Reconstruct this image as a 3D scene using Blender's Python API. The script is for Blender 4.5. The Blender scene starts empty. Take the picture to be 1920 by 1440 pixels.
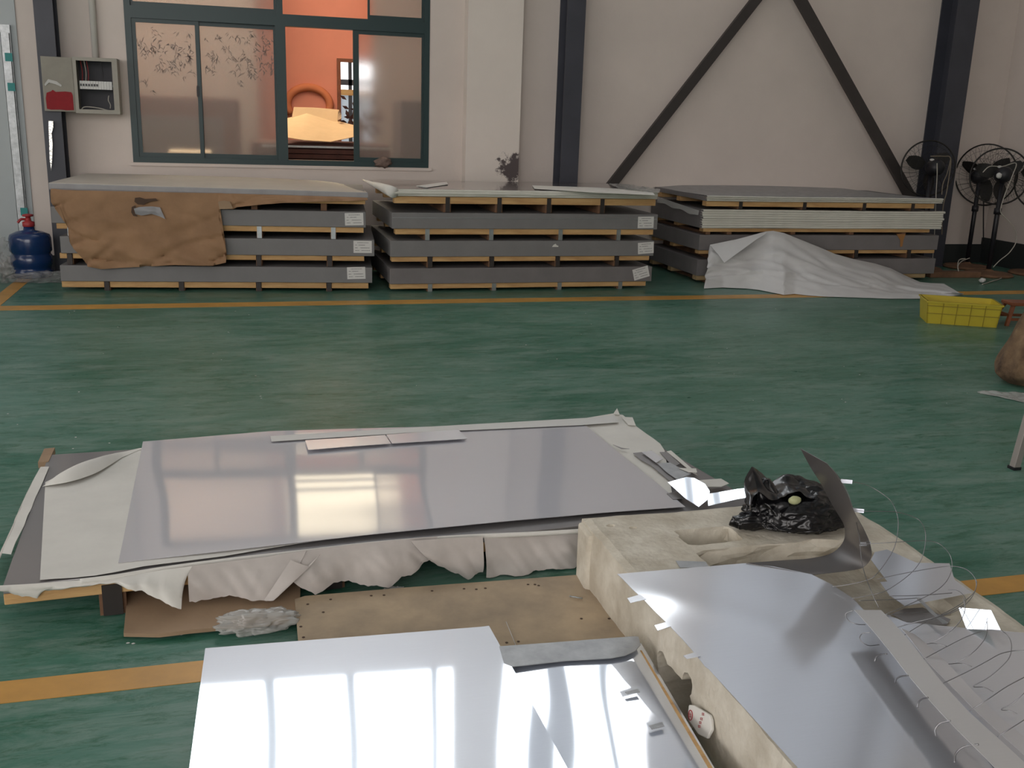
import bpy, bmesh, math, random
from mathutils import Vector, Matrix, noise
random.seed(7)
S = bpy.context.scene
COL = S.collection
R = math.radians

# ------------------------------------------------------------------ camera
F, PITCH, ROLL, YAW, CAMZ = 1870.0, R(14.9), R(1.93), R(15.7), 1.5
fw0 = Vector((math.sin(YAW), math.cos(YAW), 0)); rt0 = Vector((math.cos(YAW), -math.sin(YAW), 0))
FWD = fw0*math.cos(PITCH) - Vector((0, 0, 1))*math.sin(PITCH)
dn0 = -(fw0*math.sin(PITCH) + Vector((0, 0, 1))*math.cos(PITCH))
RT = rt0*math.cos(ROLL) - dn0*math.sin(ROLL)
DN = rt0*math.sin(ROLL) + dn0*math.cos(ROLL)
EYE = Vector((0, 0, CAMZ))
cd = bpy.data.cameras.new('camera'); cam = bpy.data.objects.new('camera', cd); COL.objects.link(cam)
cd.sensor_width = 36; cd.lens = 36*F/1920; cd.clip_start = .05; cd.clip_end = 200
UP = -DN; BK = -FWD
cam.matrix_world = Matrix(((RT.x, UP.x, BK.x, 0), (RT.y, UP.y, BK.y, 0), (RT.z, UP.z, BK.z, CAMZ), (0, 0, 0, 1)))
S.camera = cam

# ------------------------------------------------------------------ world, lights, exposure
w = bpy.data.worlds.new('sky'); S.world = w; w.use_nodes = True
w.node_tree.nodes['Background'].inputs[0].default_value = (.75, .85, 1, 1)
w.node_tree.nodes['Background'].inputs[1].default_value = 1.0
S.view_settings.view_transform = 'Standard'; S.view_settings.look = 'None'
S.view_settings.exposure = 0.0; S.view_settings.gamma = 1; S.view_settings.use_curve_mapping = False
CLERESTORY = 5.2      # daylight through the high windows over the stacks
REAR = 3.9            # daylight through the windows behind the camera
ADDED_ROOF = .45        # glow added in the unseen roof to even out the light
NEXTROOM = 13.0  # strength of the added, hidden glow that lights the next room

# ------------------------------------------------------------------ measuring helpers: a sight line met with a real plane
def ray(px, py): return RT*((px-960)/F) + DN*((py-720)/F) + FWD
def oz(px, py, z=0.0):
    d = ray(px, py); return EYE + d*((z-CAMZ)/d.z)
def oy(px, py, Y):
    d = ray(px, py); return EYE + d*(Y/d.y)
def ox(px, py, X):
    d = ray(px, py); return EYE + d*(X/d.x)
def opl(px, py, p, n):
    d = ray(px, py); return EYE + d*((Vector(p)-EYE).dot(Vector(n))/d.dot(Vector(n)))
def nz(p, s=1.0, o=0.0): return noise.noise(Vector(p)*s + Vector((o, o*1.7, o*.3)))

# ------------------------------------------------------------------ materials
def mat(name, col, rough=.6, metal=0.0, var=0.0, vscale=8.0, col2=None, bump=0.0, bscale=60.0, stretch=(1, 1, 1), spec=.5, **kw):
    m = bpy.data.materials.new(name); m.use_nodes = True
    nt = m.node_tree; b = nt.nodes['Principled BSDF']
    b.inputs['Base Color'].default_value = (*col, 1); b.inputs['Roughness'].default_value = rough
    b.inputs['Metallic'].default_value = metal; b.inputs['Specular IOR Level'].default_value = spec
    for k, v in kw.items():
        k = k.replace('_', ' '); b.inputs[k].default_value = v if not isinstance(v, tuple) else (*v, 1)
    if var or bump or col2:
        tc = nt.nodes.new('ShaderNodeTexCoord'); mp = nt.nodes.new('ShaderNodeMapping'); mp.inputs['Scale'].default_value = stretch
        nt.links.new(tc.outputs['Object'], mp.inputs[0])
        if var or col2:
            n = nt.nodes.new('ShaderNodeTexNoise'); n.inputs['Scale'].default_value = vscale; n.inputs['Detail'].default_value = 6; n.inputs['Roughness'].default_value = .62
            nt.links.new(mp.outputs[0], n.inputs[0])
            r = nt.nodes.new('ShaderNodeValToRGB'); r.color_ramp.elements[0].position = .33; r.color_ramp.elements[1].position = .67
            c2 = col2 or tuple(c*(1-var) for c in col)
            r.color_ramp.elements[0].color = (*c2, 1); r.color_ramp.elements[1].color = (*col, 1)
            nt.links.new(n.outputs[0], r.inputs[0]); nt.links.new(r.outputs[0], b.inputs['Base Color'])
        if bump:
            n2 = nt.nodes.new('ShaderNodeTexNoise'); n2.inputs['Scale'].default_value = bscale; n2.inputs['Detail'].default_value = 5
            nt.links.new(mp.outputs[0], n2.inputs[0])
            bp = nt.nodes.new('ShaderNodeBump'); bp.inputs['Strength'].default_value = bump; bp.inputs['Distance'].default_value = .004
            nt.links.new(n2.outputs[0], bp.inputs['Height']); nt.links.new(bp.outputs[0], b.inputs['Normal'])
    return m
def emit(name, col, s):
    m = bpy.data.materials.new(name); m.use_nodes = True; nt = m.node_tree; nt.nodes.clear()
    e = nt.nodes.new('ShaderNodeEmission'); e.inputs[0].default_value = (*col, 1); e.inputs[1].default_value = s
    o = nt.nodes.new('ShaderNodeOutputMaterial'); nt.links.new(e.outputs[0], o.inputs[0]); return m
def steel(name, col, r1, r2, mix, dif=0.0, dcol=(.6, .6, .64)):
    """brushed stainless: a sharp and a hazy metal lobe"""
    m = mat(name, col, r1, 1.0); nt = m.node_tree; b = nt.nodes['Principled BSDF']
    b2 = nt.nodes.new('ShaderNodeBsdfPrincipled')
    b2.inputs['Base Color'].default_value = (*col, 1); b2.inputs['Metallic'].default_value = 1; b2.inputs['Roughness'].default_value = r2
    mx = nt.nodes.new('ShaderNodeMixShader'); mx.inputs[0].default_value = mix
    nt.links.new(b.outputs[0], mx.inputs[1]); nt.links.new(b2.outputs[0], mx.inputs[2])
    nt.links.new(mx.outputs[0], nt.nodes['Material Output'].inputs[0])
    if dif:      # protective film: a pale scattering layer over the metal
        d_ = nt.nodes.new('ShaderNodeBsdfDiffuse'); d_.inputs[0].default_value = (*dcol, 1)
        m2 = nt.nodes.new('ShaderNodeMixShader'); m2.inputs[0].default_value = dif
        nt.links.new(mx.outputs[0], m2.inputs[1]); nt.links.new(d_.outputs[0], m2.inputs[2]); nt.links.new(m2.outputs[0], nt.nodes['Material Output'].inputs[0])
    tc = nt.nodes.new('ShaderNodeTexCoord'); mp = nt.nodes.new('ShaderNodeMapping'); mp.inputs['Scale'].default_value = (3, 140, 3)
    n = nt.nodes.new('ShaderNodeTexNoise'); n.inputs['Scale'].default_value = 3; n.inputs['Detail'].default_value = 4
    r = nt.nodes.new('ShaderNodeMapRange'); r.inputs[3].default_value = .93; r.inputs[4].default_value = 1.05
    mm = nt.nodes.new('ShaderNodeMix'); mm.data_type = 'RGBA'; mm.blend_type = 'MULTIPLY'; mm.inputs[0].default_value = 1; mm.inputs[6].default_value = (*col, 1)
    nt.links.new(tc.outputs['Object'], mp.inputs[0]); nt.links.new(mp.outputs[0], n.inputs[0]); nt.links.new(n.outputs[0], r.inputs[0])
    nt.links.new(r.outputs[0], mm.inputs[7])
    for q in (b, b2): nt.links.new(mm.outputs[2], q.inputs['Base Color'])
    return m

def floor_mat():
    m = mat('green_epoxy', (.04, .13, .085), .3, spec=.16); nt = m.node_tree; b = nt.nodes['Principled BSDF']
    tc = nt.nodes.new('ShaderNodeTexCoord')
    def N(scale, st, det=6, ro=.6):
        mp = nt.nodes.new('ShaderNodeMapping'); mp.inputs['Scale'].default_value = st; nt.links.new(tc.outputs['Object'], mp.inputs[0])
        n = nt.nodes.new('ShaderNodeTexNoise'); n.inputs['Scale'].default_value = scale; n.inputs['Detail'].default_value = det; n.inputs['Roughness'].default_value = ro; n.inputs['Distortion'].default_value = .6
        nt.links.new(mp.outputs[0], n.inputs[0]); return n
    a = N(1.1, (.6, 1.2, 1)); s = N(2.6, (1, 3.6, 1), 8, .78); g = N(7, (1, 3.6, 1), 8, .8)
    r1 = nt.nodes.new('ShaderNodeValToRGB'); r1.color_ramp.elements[0].position = .36; r1.color_ramp.elements[1].position = .62
    r1.color_ramp.elements[0].color = (.034, .140, .094, 1); r1.color_ramp.elements[1].color = (.088, .205, .158, 1)
    nt.links.new(a.outputs[0], r1.inputs[0])
    r2 = nt.nodes.new('ShaderNodeValToRGB'); r2.color_ramp.elements[0].position = .44; r2.color_ramp.elements[1].position = .62
    r2.color_ramp.elements[0].color = (0, 0, 0, 1); r2.color_ramp.elements[1].color = (.55, .55, .55, 1)
    nt.links.new(s.outputs[0], r2.inputs[0])
    mx = nt.nodes.new('ShaderNodeMix'); mx.data_type = 'RGBA'; mx.inputs[7].default_value = (.22, .30, .26, 1)
    nt.links.new(r2.outputs[0], mx.inputs[0]); nt.links.new(r1.outputs[0], mx.inputs[6])
    r3 = nt.nodes.new('ShaderNodeValToRGB'); r3.color_ramp.elements[0].position = .36; r3.color_ramp.elements[1].position = .50
    r3.color_ramp.elements[0].color = (.42, .62, .5, 1); r3.color_ramp.elements[1].color = (1, 1, 1, 1)
    nt.links.new(g.outputs[0], r3.inputs[0])
    m2 = nt.nodes.new('ShaderNodeMix'); m2.data_type = 'RGBA'; m2.blend_type = 'MULTIPLY'; m2.inputs[0].default_value = 1
    nt.links.new(mx.outputs[2], m2.inputs[6]); nt.links.new(r3.outputs[0], m2.inputs[7]); nt.links.new(m2.outputs[2], b.inputs['Base Color'])
    rr = nt.nodes.new('ShaderNodeMapRange'); rr.inputs[3].default_value = .2; rr.inputs[4].default_value = .42
    nt.links.new(s.outputs[0], rr.inputs[0]); nt.links.new(rr.outputs[0], b.inputs['Roughness'])
    bp = nt.nodes.new('ShaderNodeBump'); bp.inputs['Strength'].default_value = .25; bp.inputs['Distance'].default_value = .002
    nt.links.new(g.outputs[0], bp.inputs['Height']); nt.links.new(bp.outputs[0], b.inputs['Normal'])
    return m

def stain_mat(name, base, dark, centre, size, th=.5, scale=9.0):
    """plaster with a worn patch of its own shape at CENTRE (object space)"""
    m = mat(name, base, .85, var=.07, vscale=1.6); nt = m.node_tree; b = nt.nodes['Principled BSDF']
    src = b.inputs['Base Color'].links[0].from_socket
    tc = nt.nodes.new('ShaderNodeTexCoord')
    sub = nt.nodes.new('ShaderNodeVectorMath'); sub.operation = 'SUBTRACT'; sub.inputs[1].default_value = centre
    nt.links.new(tc.outputs['Object'], sub.inputs[0])
    dv = nt.nodes.new('ShaderNodeVectorMath'); dv.operation = 'DIVIDE'; dv.inputs[1].default_value = size
    nt.links.new(sub.outputs[0], dv.inputs[0])
    ln = nt.nodes.new('ShaderNodeVectorMath'); ln.operation = 'LENGTH'; nt.links.new(dv.outputs[0], ln.inputs[0])
    n = nt.nodes.new('ShaderNodeTexNoise'); n.inputs['Scale'].default_value = scale; n.inputs['Detail'].default_value = 8; n.inputs['Roughness'].default_value = .7
    nt.links.new(tc.outputs['Object'], n.inputs[0])
    ma = nt.nodes.new('ShaderNodeMath'); ma.operation = 'MULTIPLY_ADD'; ma.inputs[1].default_value = 2.6; nt.links.new(n.outputs[0], ma.inputs[0])
    nt.links.new(ln.outputs['Value'], ma.inputs[2])
    r = nt.nodes.new('ShaderNodeMapRange'); r.inputs[1].default_value = 1.78+th-.5; r.inputs[2].default_value = 1.98+th-.5; r.inputs[3].default_value = 1; r.inputs[4].default_value = 0
    nt.links.new(ma.outputs[0], r.inputs[0])
    mx = nt.nodes.new('ShaderNodeMix'); mx.data_type = 'RGBA'; mx.inputs[7].default_value = (*dark, 1)
    nt.links.new(r.outputs[0], mx.inputs[0]); nt.links.new(src, mx.inputs[6]); nt.links.new(mx.outputs[2], b.inputs['Base Color'])
    return m

M = dict(
    floor=floor_mat(),
    yellow=mat('yellow_paint', (.58, .30, .055), .4, var=.25, vscale=5),
    plaster=mat('cream_plaster', (.71, .63, .575), .88, var=.09, vscale=.9, bump=.25, bscale=40),
    concrete=mat('grey_concrete', (.4, .39, .37), .9, var=.15, vscale=2),
    roof=mat('roof_sheet', (.42, .43, .45), .6),
    column=mat('navy_grey_steel_paint', (.055, .058, .075), .5, var=.2, vscale=3),
    brace=mat('dark_brown_steel_paint', (.045, .038, .036), .5, var=.2, vscale=5),
    base=mat('dark_green_skirting', (.022, .026, .026), .6),
    frame=mat('dark_green_window_frame', (.014, .04, .042), .4),
    salmon=mat('salmon_wall', (.74, .27, .18), .85, var=.06, vscale=2),
    nextgrey=mat('pinkish_grey_wall', (.27, .235, .215), .85),
    slate=mat('slate_metal', (.08, .085, .1), .6),
    paleedge=mat('pale_grey_sheet_edges', (.33, .325, .33), .6, var=.15, vscale=6),
    cream=mat('cream_ceiling', (.85, .78, .62), .85),
    wood=mat('pallet_pine', (.64, .41, .18), .7, col2=(.46, .26, .105), vscale=6, stretch=(.5, 4, 4), bump=.3),
    wood_pale=mat('pale_pine', (.5, .38, .215), .7, col2=(.36, .235, .11), vscale=6, stretch=(.5, 4, 4), bump=.3),
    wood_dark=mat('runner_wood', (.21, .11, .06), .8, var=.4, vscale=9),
    greypack=mat('grey_kraft_wrap', (.20, .196, .197), .62, var=.10, vscale=5, bump=.15),
    greypack2=mat('slate_kraft_wrap', (.185, .172, .172), .62, var=.14, vscale=6, bump=.15),
    blackstrap=mat('dark_steel_strap', (.045, .038, .036), .5, .4),
    zinc=mat('zinc_clip', (.42, .45, .46), .42, .85, var=.2, vscale=30),
    label=mat('white_paper_label', (.66, .65, .63), .7),
    ink=mat('label_ink', (.09, .09, .1), .7),
    kraft=mat('brown_kraft_paper', (.345, .20, .105), .75, col2=(.255, .145, .075), vscale=4, bump=.5, bscale=25),
    kraftdark=mat('scorched_paper', (.07, .04, .025), .8),
    paper=mat('white_wrapping_paper', (.71, .70, .655), .75, var=.09, vscale=6, bump=.2, bscale=25),
    paper_old=mat('crumpled_offwhite_paper', (.56, .52, .49), .8, var=.16, vscale=7, bump=.3, bscale=18),
    creamtop=mat('cream_foam_sheet', (.56, .52, .46), .85, var=.08, vscale=4),
    whiteplank=mat('white_film_edge', (.66, .65, .58), .6, var=.12, vscale=7, stretch=(1, 1, 6)),
    sheet_white=mat('pe_foam_sheet', (.62, .62, .62), .5, var=.06, vscale=5),
    mirror=steel('mirror_stainless', (.68, .67, .68), .06, .5, .40, .34, (.60, .60, .66)),
    bare_mirror=steel('bare_mirror_steel', (.50, .48, .48), .05, .3, .3),
    mirror_fg=steel('bright_stainless', (.86, .90, .97), .045, .33, .36, .2, (.66, .73, .88)),
    mirror_dark=steel('dark_stainless', (.36, .35, .355), .12, .5, .4, .45, (.27, .26, .26)),
    film=steel('film_covered_stainless', (.90, .92, .97), .13, .42, .35, .2, (.70, .73, .79)),
    film_light=steel('pale_steel', (.8, .8, .8), .25, .5, .5, .4, (.68, .68, .68)),
    blade=steel('bare_steel_back', (.26, .25, .25), .22, .5, .5, .15, (.3, .28, .27)),
    underside=mat('dark_ribbon_backing', (.035, .03, .032), .5, .3),
    galv=mat('galvanised_strip', (.44, .45, .46), .5, .7, col2=(.33, .34, .35), vscale=16),
    darkstrip=mat('grey_scrap', (.26, .25, .25), .5, .6),
    styro=mat('styrofoam', (.70, .66, .565), .9, col2=(.50, .45, .36), vscale=9, bump=.8, bscale=55),
    bag=mat('black_bin_bag', (.006, .006, .007), .24, spec=.55),
    plastic_olive=mat('pale_olive_plastic', (.45, .47, .25), .5),
    ply=mat('worn_plywood', (.47, .36, .235), .75, col2=(.30, .235, .165), vscale=4.5, bump=.1),
    card=mat('brown_cardboard', (.35, .24, .15), .8, var=.16, vscale=5, bump=.15),
    card_pale=mat('pale_cardboard', (.60, .42, .24), .8, var=.1, vscale=5),
    card_dark=mat('dark_cardboard', (.09, .035, .03), .85, var=.4, vscale=7),
    crate=mat('yellow_crate_plastic', (.56, .45, .035), .5, var=.1, vscale=6),
    stool=mat('red_brown_stool_wood', (.24, .075, .03), .5, var=.3, vscale=9),
    burlap=mat('burlap', (.29, .19, .105), .95, col2=(.05, .028, .018), vscale=5, bump=1.0, bscale=90),
    black=mat('black_enamel', (.012, .012, .016), .45),
    wire=mat('guard_wire', (.03, .028, .026), .5, .5),
    cable=mat('pale_cable', (.42, .39, .34), .6),
    dimcable=mat('brown_cable', (.2, .165, .12), .6),
    redcable=mat('red_cable', (.25, .02, .02), .6),
    bottle=mat('blue_bottle', (.008, .036, .13), .2, spec=.7),
    red=mat('red_plastic', (.35, .03, .035), .45),
    pvc=mat('white_pvc', (.72, .70, .65), .5),
    boxgrey=mat('fuse_box_enamel', (.36, .34, .29), .55, var=.12, vscale=8),
    boxdark=mat('fuse_box_inside', (.07, .07, .08), .7),
    redpaint=mat('red_paint', (.33, .012, .02), .6, var=.2, vscale=20),
    white=mat('white_plastic', (.62, .62, .6), .5),
    door=mat('blue_grey_sandwich_panel', (.42, .46, .47), .45, var=.05, vscale=2),
    doorframe=mat('galvanised_door_frame', (.5, .52, .53), .4, .6, var=.35, vscale=22),
    teal=mat('teal_tape', (.01, .24, .23), .5),
    foil=mat('silver_foil', (.8, .78, .74), .2, 1.0, bump=.8, bscale=40),
    stone=mat('brown_rag', (.24, .17, .14), .9, var=.4, vscale=20, bump=.6),
    trim=steel('steel_trimming', (.34, .34, .35), .25, .4, .5),
    tablesteel=mat('dull_leg_steel', (.42, .38, .36), .45, .5),
)
def clearplastic(name, col, alpha):
    m = mat(name, col, .2, spec=.8); m.node_tree.nodes['Principled BSDF'].inputs['Alpha'].default_value = alpha; return m
M['clear'] = clearplastic('clear_plastic_film', (.42, .42, .42), .22)
M['greyfilm'] = mat('grey_film', (.24, .24, .25), .35)
M['clear2'] = clearplastic('crumpled_clear_film', (.55, .56, .54), .5)
fr = mat('frosted_glass', (.88, .84, .82), .2); fb = fr.node_tree.nodes['Principled BSDF']
fb.inputs['Transmission Weight'].default_value = 1.0; fb.inputs['IOR'].default_value = 1.22
_nt = fr.node_tree; _d = _nt.nodes.new('ShaderNodeBsdfDiffuse'); _d.inputs[0].default_value = (.62, .57, .55, 1); _t = _nt.nodes.new('ShaderNodeBsdfTranslucent'); _t.inputs[0].default_value = (.55, .52, .5, 1)
_m = _nt.nodes.new('ShaderNodeMixShader'); _m.inputs[0].default_value = .35; _m2 = _nt.nodes.new('ShaderNodeMixShader'); _m2.inputs[0].default_value = .16
_nt.links.new(_d.outputs[0], _m.inputs[1]); _nt.links.new(_t.outputs[0], _m.inputs[2]); _nt.links.new(fb.outputs[0], _m2.inputs[1]); _nt.links.new(_m.outputs[0], _m2.inputs[2]); _nt.links.new(_m2.outputs[0], _nt.nodes['Material Output'].inputs[0])
M['frost'] = fr
M['leafprint'] = mat('leaf_etching', (.17, .15, .145), .6)
M['sky_cl'] = emit('daylit_clerestory_pane', (.93, .97, 1.0), CLERESTORY)
M['wall_fill'] = emit('wall_fill_emitter', (.86, .91, 1.0), .40)
M['sky_rear'] = emit('daylit_rear_pane', (1.0, .955, .93), REAR)
M['added_roof_glow'] = emit('roof_fill_emitter', (1.0, .965, .91), ADDED_ROOF)
M['nextfill'] = emit('next_room_fill_emitter', (1.0, .86, .62), NEXTROOM)
M['warmglow'] = emit('warm_fill_emitter', (1.0, .86, .60), 3.2)
M['nextpane'] = emit('sunlit_pane', (.95, .97, 1.0), 2.5)
M['nextpane2'] = mat('grey_blue_glass', (.3, .36, .42), .4, Emission_Color=(.45, .52, .6), Emission_Strength=.55)

# ------------------------------------------------------------------ object helpers
W = {}
def tag(o, label=None, cat=None, group=None, kind=None):
    for k, v in (('label', label), ('category', cat), ('group', group), ('kind', kind)):
        if v: o[k] = v
    return o
def thing(name, loc, label, cat, group=None, kind=None):
    o = bpy.data.objects.new(name, None); COL.objects.link(o); o.empty_display_size = .05
    o.location = loc; W[o.name] = Vector(loc); return tag(o, label, cat, group, kind)
def obj(name, V, Fc, m, parent=None, smooth=False, bevel=0.0, solid=0.0, sub=0, label=None, cat=None, group=None, kind=None):
    V = [Vector(v) for v in V]
    lo = Vector([min(v[i] for v in V) for i in range(3)]); hi = Vector([max(v[i] for v in V) for i in range(3)])
    c = (lo+hi)/2; c.z = lo.z if parent is None else c.z
    me = bpy.data.meshes.new(name); me.from_pydata([v-c for v in V], [], Fc)
    bm = bmesh.new(); bm.from_mesh(me); bmesh.ops.remove_doubles(bm, verts=bm.verts, dist=1e-6); bmesh.ops.recalc_face_normals(bm, faces=bm.faces); bm.to_mesh(me); bm.free()
    me.materials.append(M[m] if isinstance(m, str) else m)
    if smooth: me.polygons.foreach_set('use_smooth', [True]*len(me.polygons))
    o = bpy.data.objects.new(name, me); COL.objects.link(o)
    if parent is not None: o.parent = parent; o.location = c - W[parent.name]
    else: o.location = c
    W[o.name] = c
    if bevel:
        b = o.modifiers.new('bevel', 'BEVEL'); b.width = bevel; b.segments = 2; b.limit_method = 'ANGLE'
    if solid:
        s = o.modifiers.new('solid', 'SOLIDIFY'); s.thickness = solid; s.offset = 0
        if smooth: s = o.modifiers.new('split', 'EDGE_SPLIT'); s.split_angle = R(50)
    if sub:
        s = o.modifiers.new('sub', 'SUBSURF'); s.levels = sub; s.render_levels = sub
    return tag(o, label, cat, group, kind)

BF = [(0, 3, 2, 1), (4, 5, 6, 7), (0, 1, 5, 4), (1, 2, 6, 5), (2, 3, 7, 6), (3, 0, 4, 7)]
def boxv(x0, x1, y0, y1, z0, z1, T=None):
    v = [Vector(p) for p in ((x0, y0, z0), (x1, y0, z0), (x1, y1, z0), (x0, y1, z0), (x0, y0, z1), (x1, y0, z1), (x1, y1, z1), (x0, y1, z1))]
    return [T(p) for p in v] if T else v
def box(name, x0, x1, y0, y1, z0, z1, m, parent=None, T=None, **k):
    return obj(name, boxv(x0, x1, y0, y1, z0, z1, T), BF, m, parent, **k)
class MB:
    def __init__(s): s.V = []; s.F = []
    def add(s, V, Fc):
        n = len(s.V); s.V += [Vector(v) for v in V]; s.F += [tuple(i+n for i in f) for f in Fc]; return s
    def box(s, *a, T=None): return s.add(boxv(*a, T=T), BF)
    def build(s, name, m, parent=None, **k): return obj(name, s.V, s.F, m, parent, **k)
def prism(P, d):
    """polygon P (3D points) extruded by vector d"""
    P = [Vector(p) for p in P]; n = len(P); d = Vector(d)
    return P+[p+d for p in P], [tuple(range(n))[::-1], tuple(range(n, 2*n))]+[(i, (i+1) % n, (i+1) % n+n, i+n) for i in range(n)]
def tubev(P, r, n=8, closed=False, taper=None):
    P = [Vector(p) for p in P]; V = []; Fc = []; N = len(P); prev = None
    for i, p in enumerate(P):
        t = (P[(i+1) % N]-P[i-1]) if closed else (P[min(i+1, N-1)]-P[max(i-1, 0)])
        t = t.normalized() if t.length > 0 else Vector((0, 0, 1))
        if prev is None:
            a = t.cross(Vector((0, 0, 1)));
            if a.length < .1: a = t.cross(Vector((1, 0, 0)))
        else: a = prev - t*prev.dot(t)
        a.normalize(); prev = a; b = t.cross(a)
        rr = r*(taper[i] if taper else 1)
        for k in range(n):
            th = 2*math.pi*k/n; V.append(p+a*math.cos(th)*rr+b*math.sin(th)*rr)
    L = N if closed else N-1
    for i in range(L):
        for k in range(n):
            j = (i+1) % N; Fc.append((i*n+k, i*n+(k+1) % n, j*n+(k+1) % n, j*n+k))
    if not closed: Fc += [tuple(range(n))[::-1], tuple(range((N-1)*n, N*n))]
    return V, Fc
def spline(P, m=8):
    P = [Vector(p) for p in P]; out = []
    for i in range(len(P)-1):
        a, b, c, d = P[max(i-1, 0)], P[i], P[i+1], P[min(i+2, len(P)-1)]
        for k in range(m):
            t = k/m; out.append(.5*((2*b)+(c-a)*t+(2*a-5*b+4*c-d)*t*t+(3*b-a-3*c+d)*t**3))
    return out+[P[-1]]
def tube(name, P, r, m, parent=None, n=8, closed=False, **k):
    V, Fc = tubev(P, r, n, closed); return obj(name, V, Fc, m, parent, smooth=True, **k)
def cyl(c, r, h, n=24, r2=None, ax='z'):
    r2 = r if r2 is None else r2; V = []; c = Vector(c)
    for k in range(n):
        t = 2*math.pi*k/n; V.append(Vector((r*math.cos(t), r*math.sin(t), 0)))
    for k in range(n):
        t = 2*math.pi*k/n; V.append(Vector((r2*math.cos(t), r2*math.sin(t), h)))
    return [v+c for v in V], [tuple(range(n))[::-1], tuple(range(n, 2*n))]+[(i, (i+1) % n, (i+1) % n+n, i+n) for i in range(n)]
def lathe(c, prof, n=28):
    c = Vector(c); V = [c+Vector((r*math.cos(2*math.pi*k/n), r*math.sin(2*math.pi*k/n), z)) for r, z in prof for k in range(n)]
    Fc = [(i*n+k, i*n+(k+1) % n, (i+1)*n+(k+1) % n, (i+1)*n+k) for i in range(len(prof)-1) for k in range(n)]
    return V, Fc+[tuple(range(n))[::-1], tuple(range((len(prof)-1)*n, len(prof)*n))]
def resample(P, n):
    P = [Vector(p) for p in P]; L = [0]
    for i in range(1, len(P)): L.append(L[-1]+max((P[i]-P[i-1]).length, 1e-6))
    out = []
    for k in range(n):
        t = L[-1]*k/(n-1); j = 1
        while j < len(P)-1 and L[j] < t: j += 1
        a = (t-L[j-1])/(L[j]-L[j-1]); out.append(P[j-1].lerp(P[j], min(max(a, 0), 1)))
    return out
def gridmesh(rows):
    m = len(rows[0]); V = [v for r in rows for v in r]
    return V, [(i*m+j, i*m+j+1, (i+1)*m+j+1, (i+1)*m+j) for i in range(len(rows)-1) for j in range(m-1)]
def loft(A, B, n=40, m=14, disp=None, bulge=0.0):
    """surface between two edges A and B (paired by arc length unless same count and n is None)"""
    if n: A = resample(A, n); B = resample(B, n)
    else: A = [Vector(p) for p in A]; B = [Vector(p) for p in B]
    rows = []
    for i, (a, b) in enumerate(zip(A, B)):
        row = []
        for j in range(m):
            t = j/(m-1); p = a.lerp(b, t)
            if disp: p = p + disp(p, i/(len(A)-1), t)
            row.append(p)
        rows.append(row)
    return gridmesh(rows)
def paired(A, B, per=5):
    """densify paired outlines together"""
    a2 = []; b2 = []
    for i in range(len(A)-1):
        for k in range(per):
            t = k/per; a2.append(Vector(A[i]).lerp(Vector(A[i+1]), t)); b2.append(Vector(B[i]).lerp(Vector(B[i+1]), t))
    return a2+[Vector(A[-1])], b2+[Vector(B[-1])]
def panel(name, pts, th, m, parent=None, n=24, mm=16, wave=0.0, ws=2.5, off=0.0, **k):
    """thin sheet from four corners (back-left, back-right, front-right, front-left) with real thickness and slight waves"""
    a, b, c, d = [Vector(p) for p in pts]
    V, Fc = loft([a, b], [d, c], n, mm, disp=lambda p, u, v: Vector((0, 0, wave*nz((p.x*.9, p.y*.55, off), ws))))
    return obj(name, V, Fc, m, parent, smooth=True, solid=th, **k)

# ------------------------------------------------------------------ the hall
XL, XR, YB, YR, ZC = -7.0, 8.7, 10.15, -6.0, 8.0
WT = .24
box('floor', XL-.3, XR+.3, YR-.3, 16, -.2, 0, 'floor', kind='structure')
wx0, wx1, wz0, wz1 = -.90, 1.90, .99, 3.14          # window into the next room
cx0, cx1, cz0, cz1 = -1.25, 4.95, 4.85, 7.5           # clerestory
def wall_with_holes(name, x0, x1, y0, y1, z0, z1, holes, m, axis='y'):
    xs = sorted({x0, x1, *[h[0] for h in holes], *[h[1] for h in holes]}); zs = sorted({z0, z1, *[h[2] for h in holes], *[h[3] for h in holes]})
    mb = MB()
    for i in range(len(xs)-1):
        for j in range(len(zs)-1):
            cx, cz = (xs[i]+xs[i+1])/2, (zs[j]+zs[j+1])/2
            if any(h[0] < cx < h[1] and h[2] < cz < h[3] for h in holes): continue
            if axis == 'y': mb.box(xs[i], xs[i+1], y0, y1, zs[j], zs[j+1])
            else: mb.box(y0, y1, xs[i], xs[i+1], zs[j], zs[j+1])
    return mb.build(name, m, kind='structure')
wall_with_holes('wall_back', XL-.3, XR+.3, YB, YB+WT, 0, ZC, [(wx0, wx1, wz0, wz1), (cx0, cx1, cz0, cz1)], 'plaster')
box('wall_right', XR, XR+WT, YR, YB, 0, ZC, 'plaster', kind='structure')
wall_with_holes('wall_left', YR, YB, XL-WT, XL, 0, ZC, [(-2, 7, 1.2, 3.6)], 'plaster', axis='x')
wall_with_holes('wall_rear', XL-.3, XR+.3, YR-WT, YR, 0, ZC, [(-6.8, .6, 1.0, 6.6)], 'plaster')
rb = MB()
holes = [(-5.5, 5.5, -3.5, -2.2), (-5.5, 5.5, 1.2, 2.6), (-5.5, 5.5, 5.6, 6.6)]
ys = sorted({YR, YB, *[h[2] for h in holes], *[h[3] for h in holes]}); xs = [XL, -5.5, 5.5, XR]
for i in range(3):
    for j in range(len(ys)-1):
        cx, cy = (xs[i]+xs[i+1])/2, (ys[j]+ys[j+1])/2
        if any(h[0] < cx < h[1] and h[2] < cy < h[3] for h in holes): continue
        rb.box(xs[i], xs[i+1], ys[j], ys[j+1], ZC, ZC+.12)
rb.build('ceiling', 'roof', kind='structure')
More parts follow.
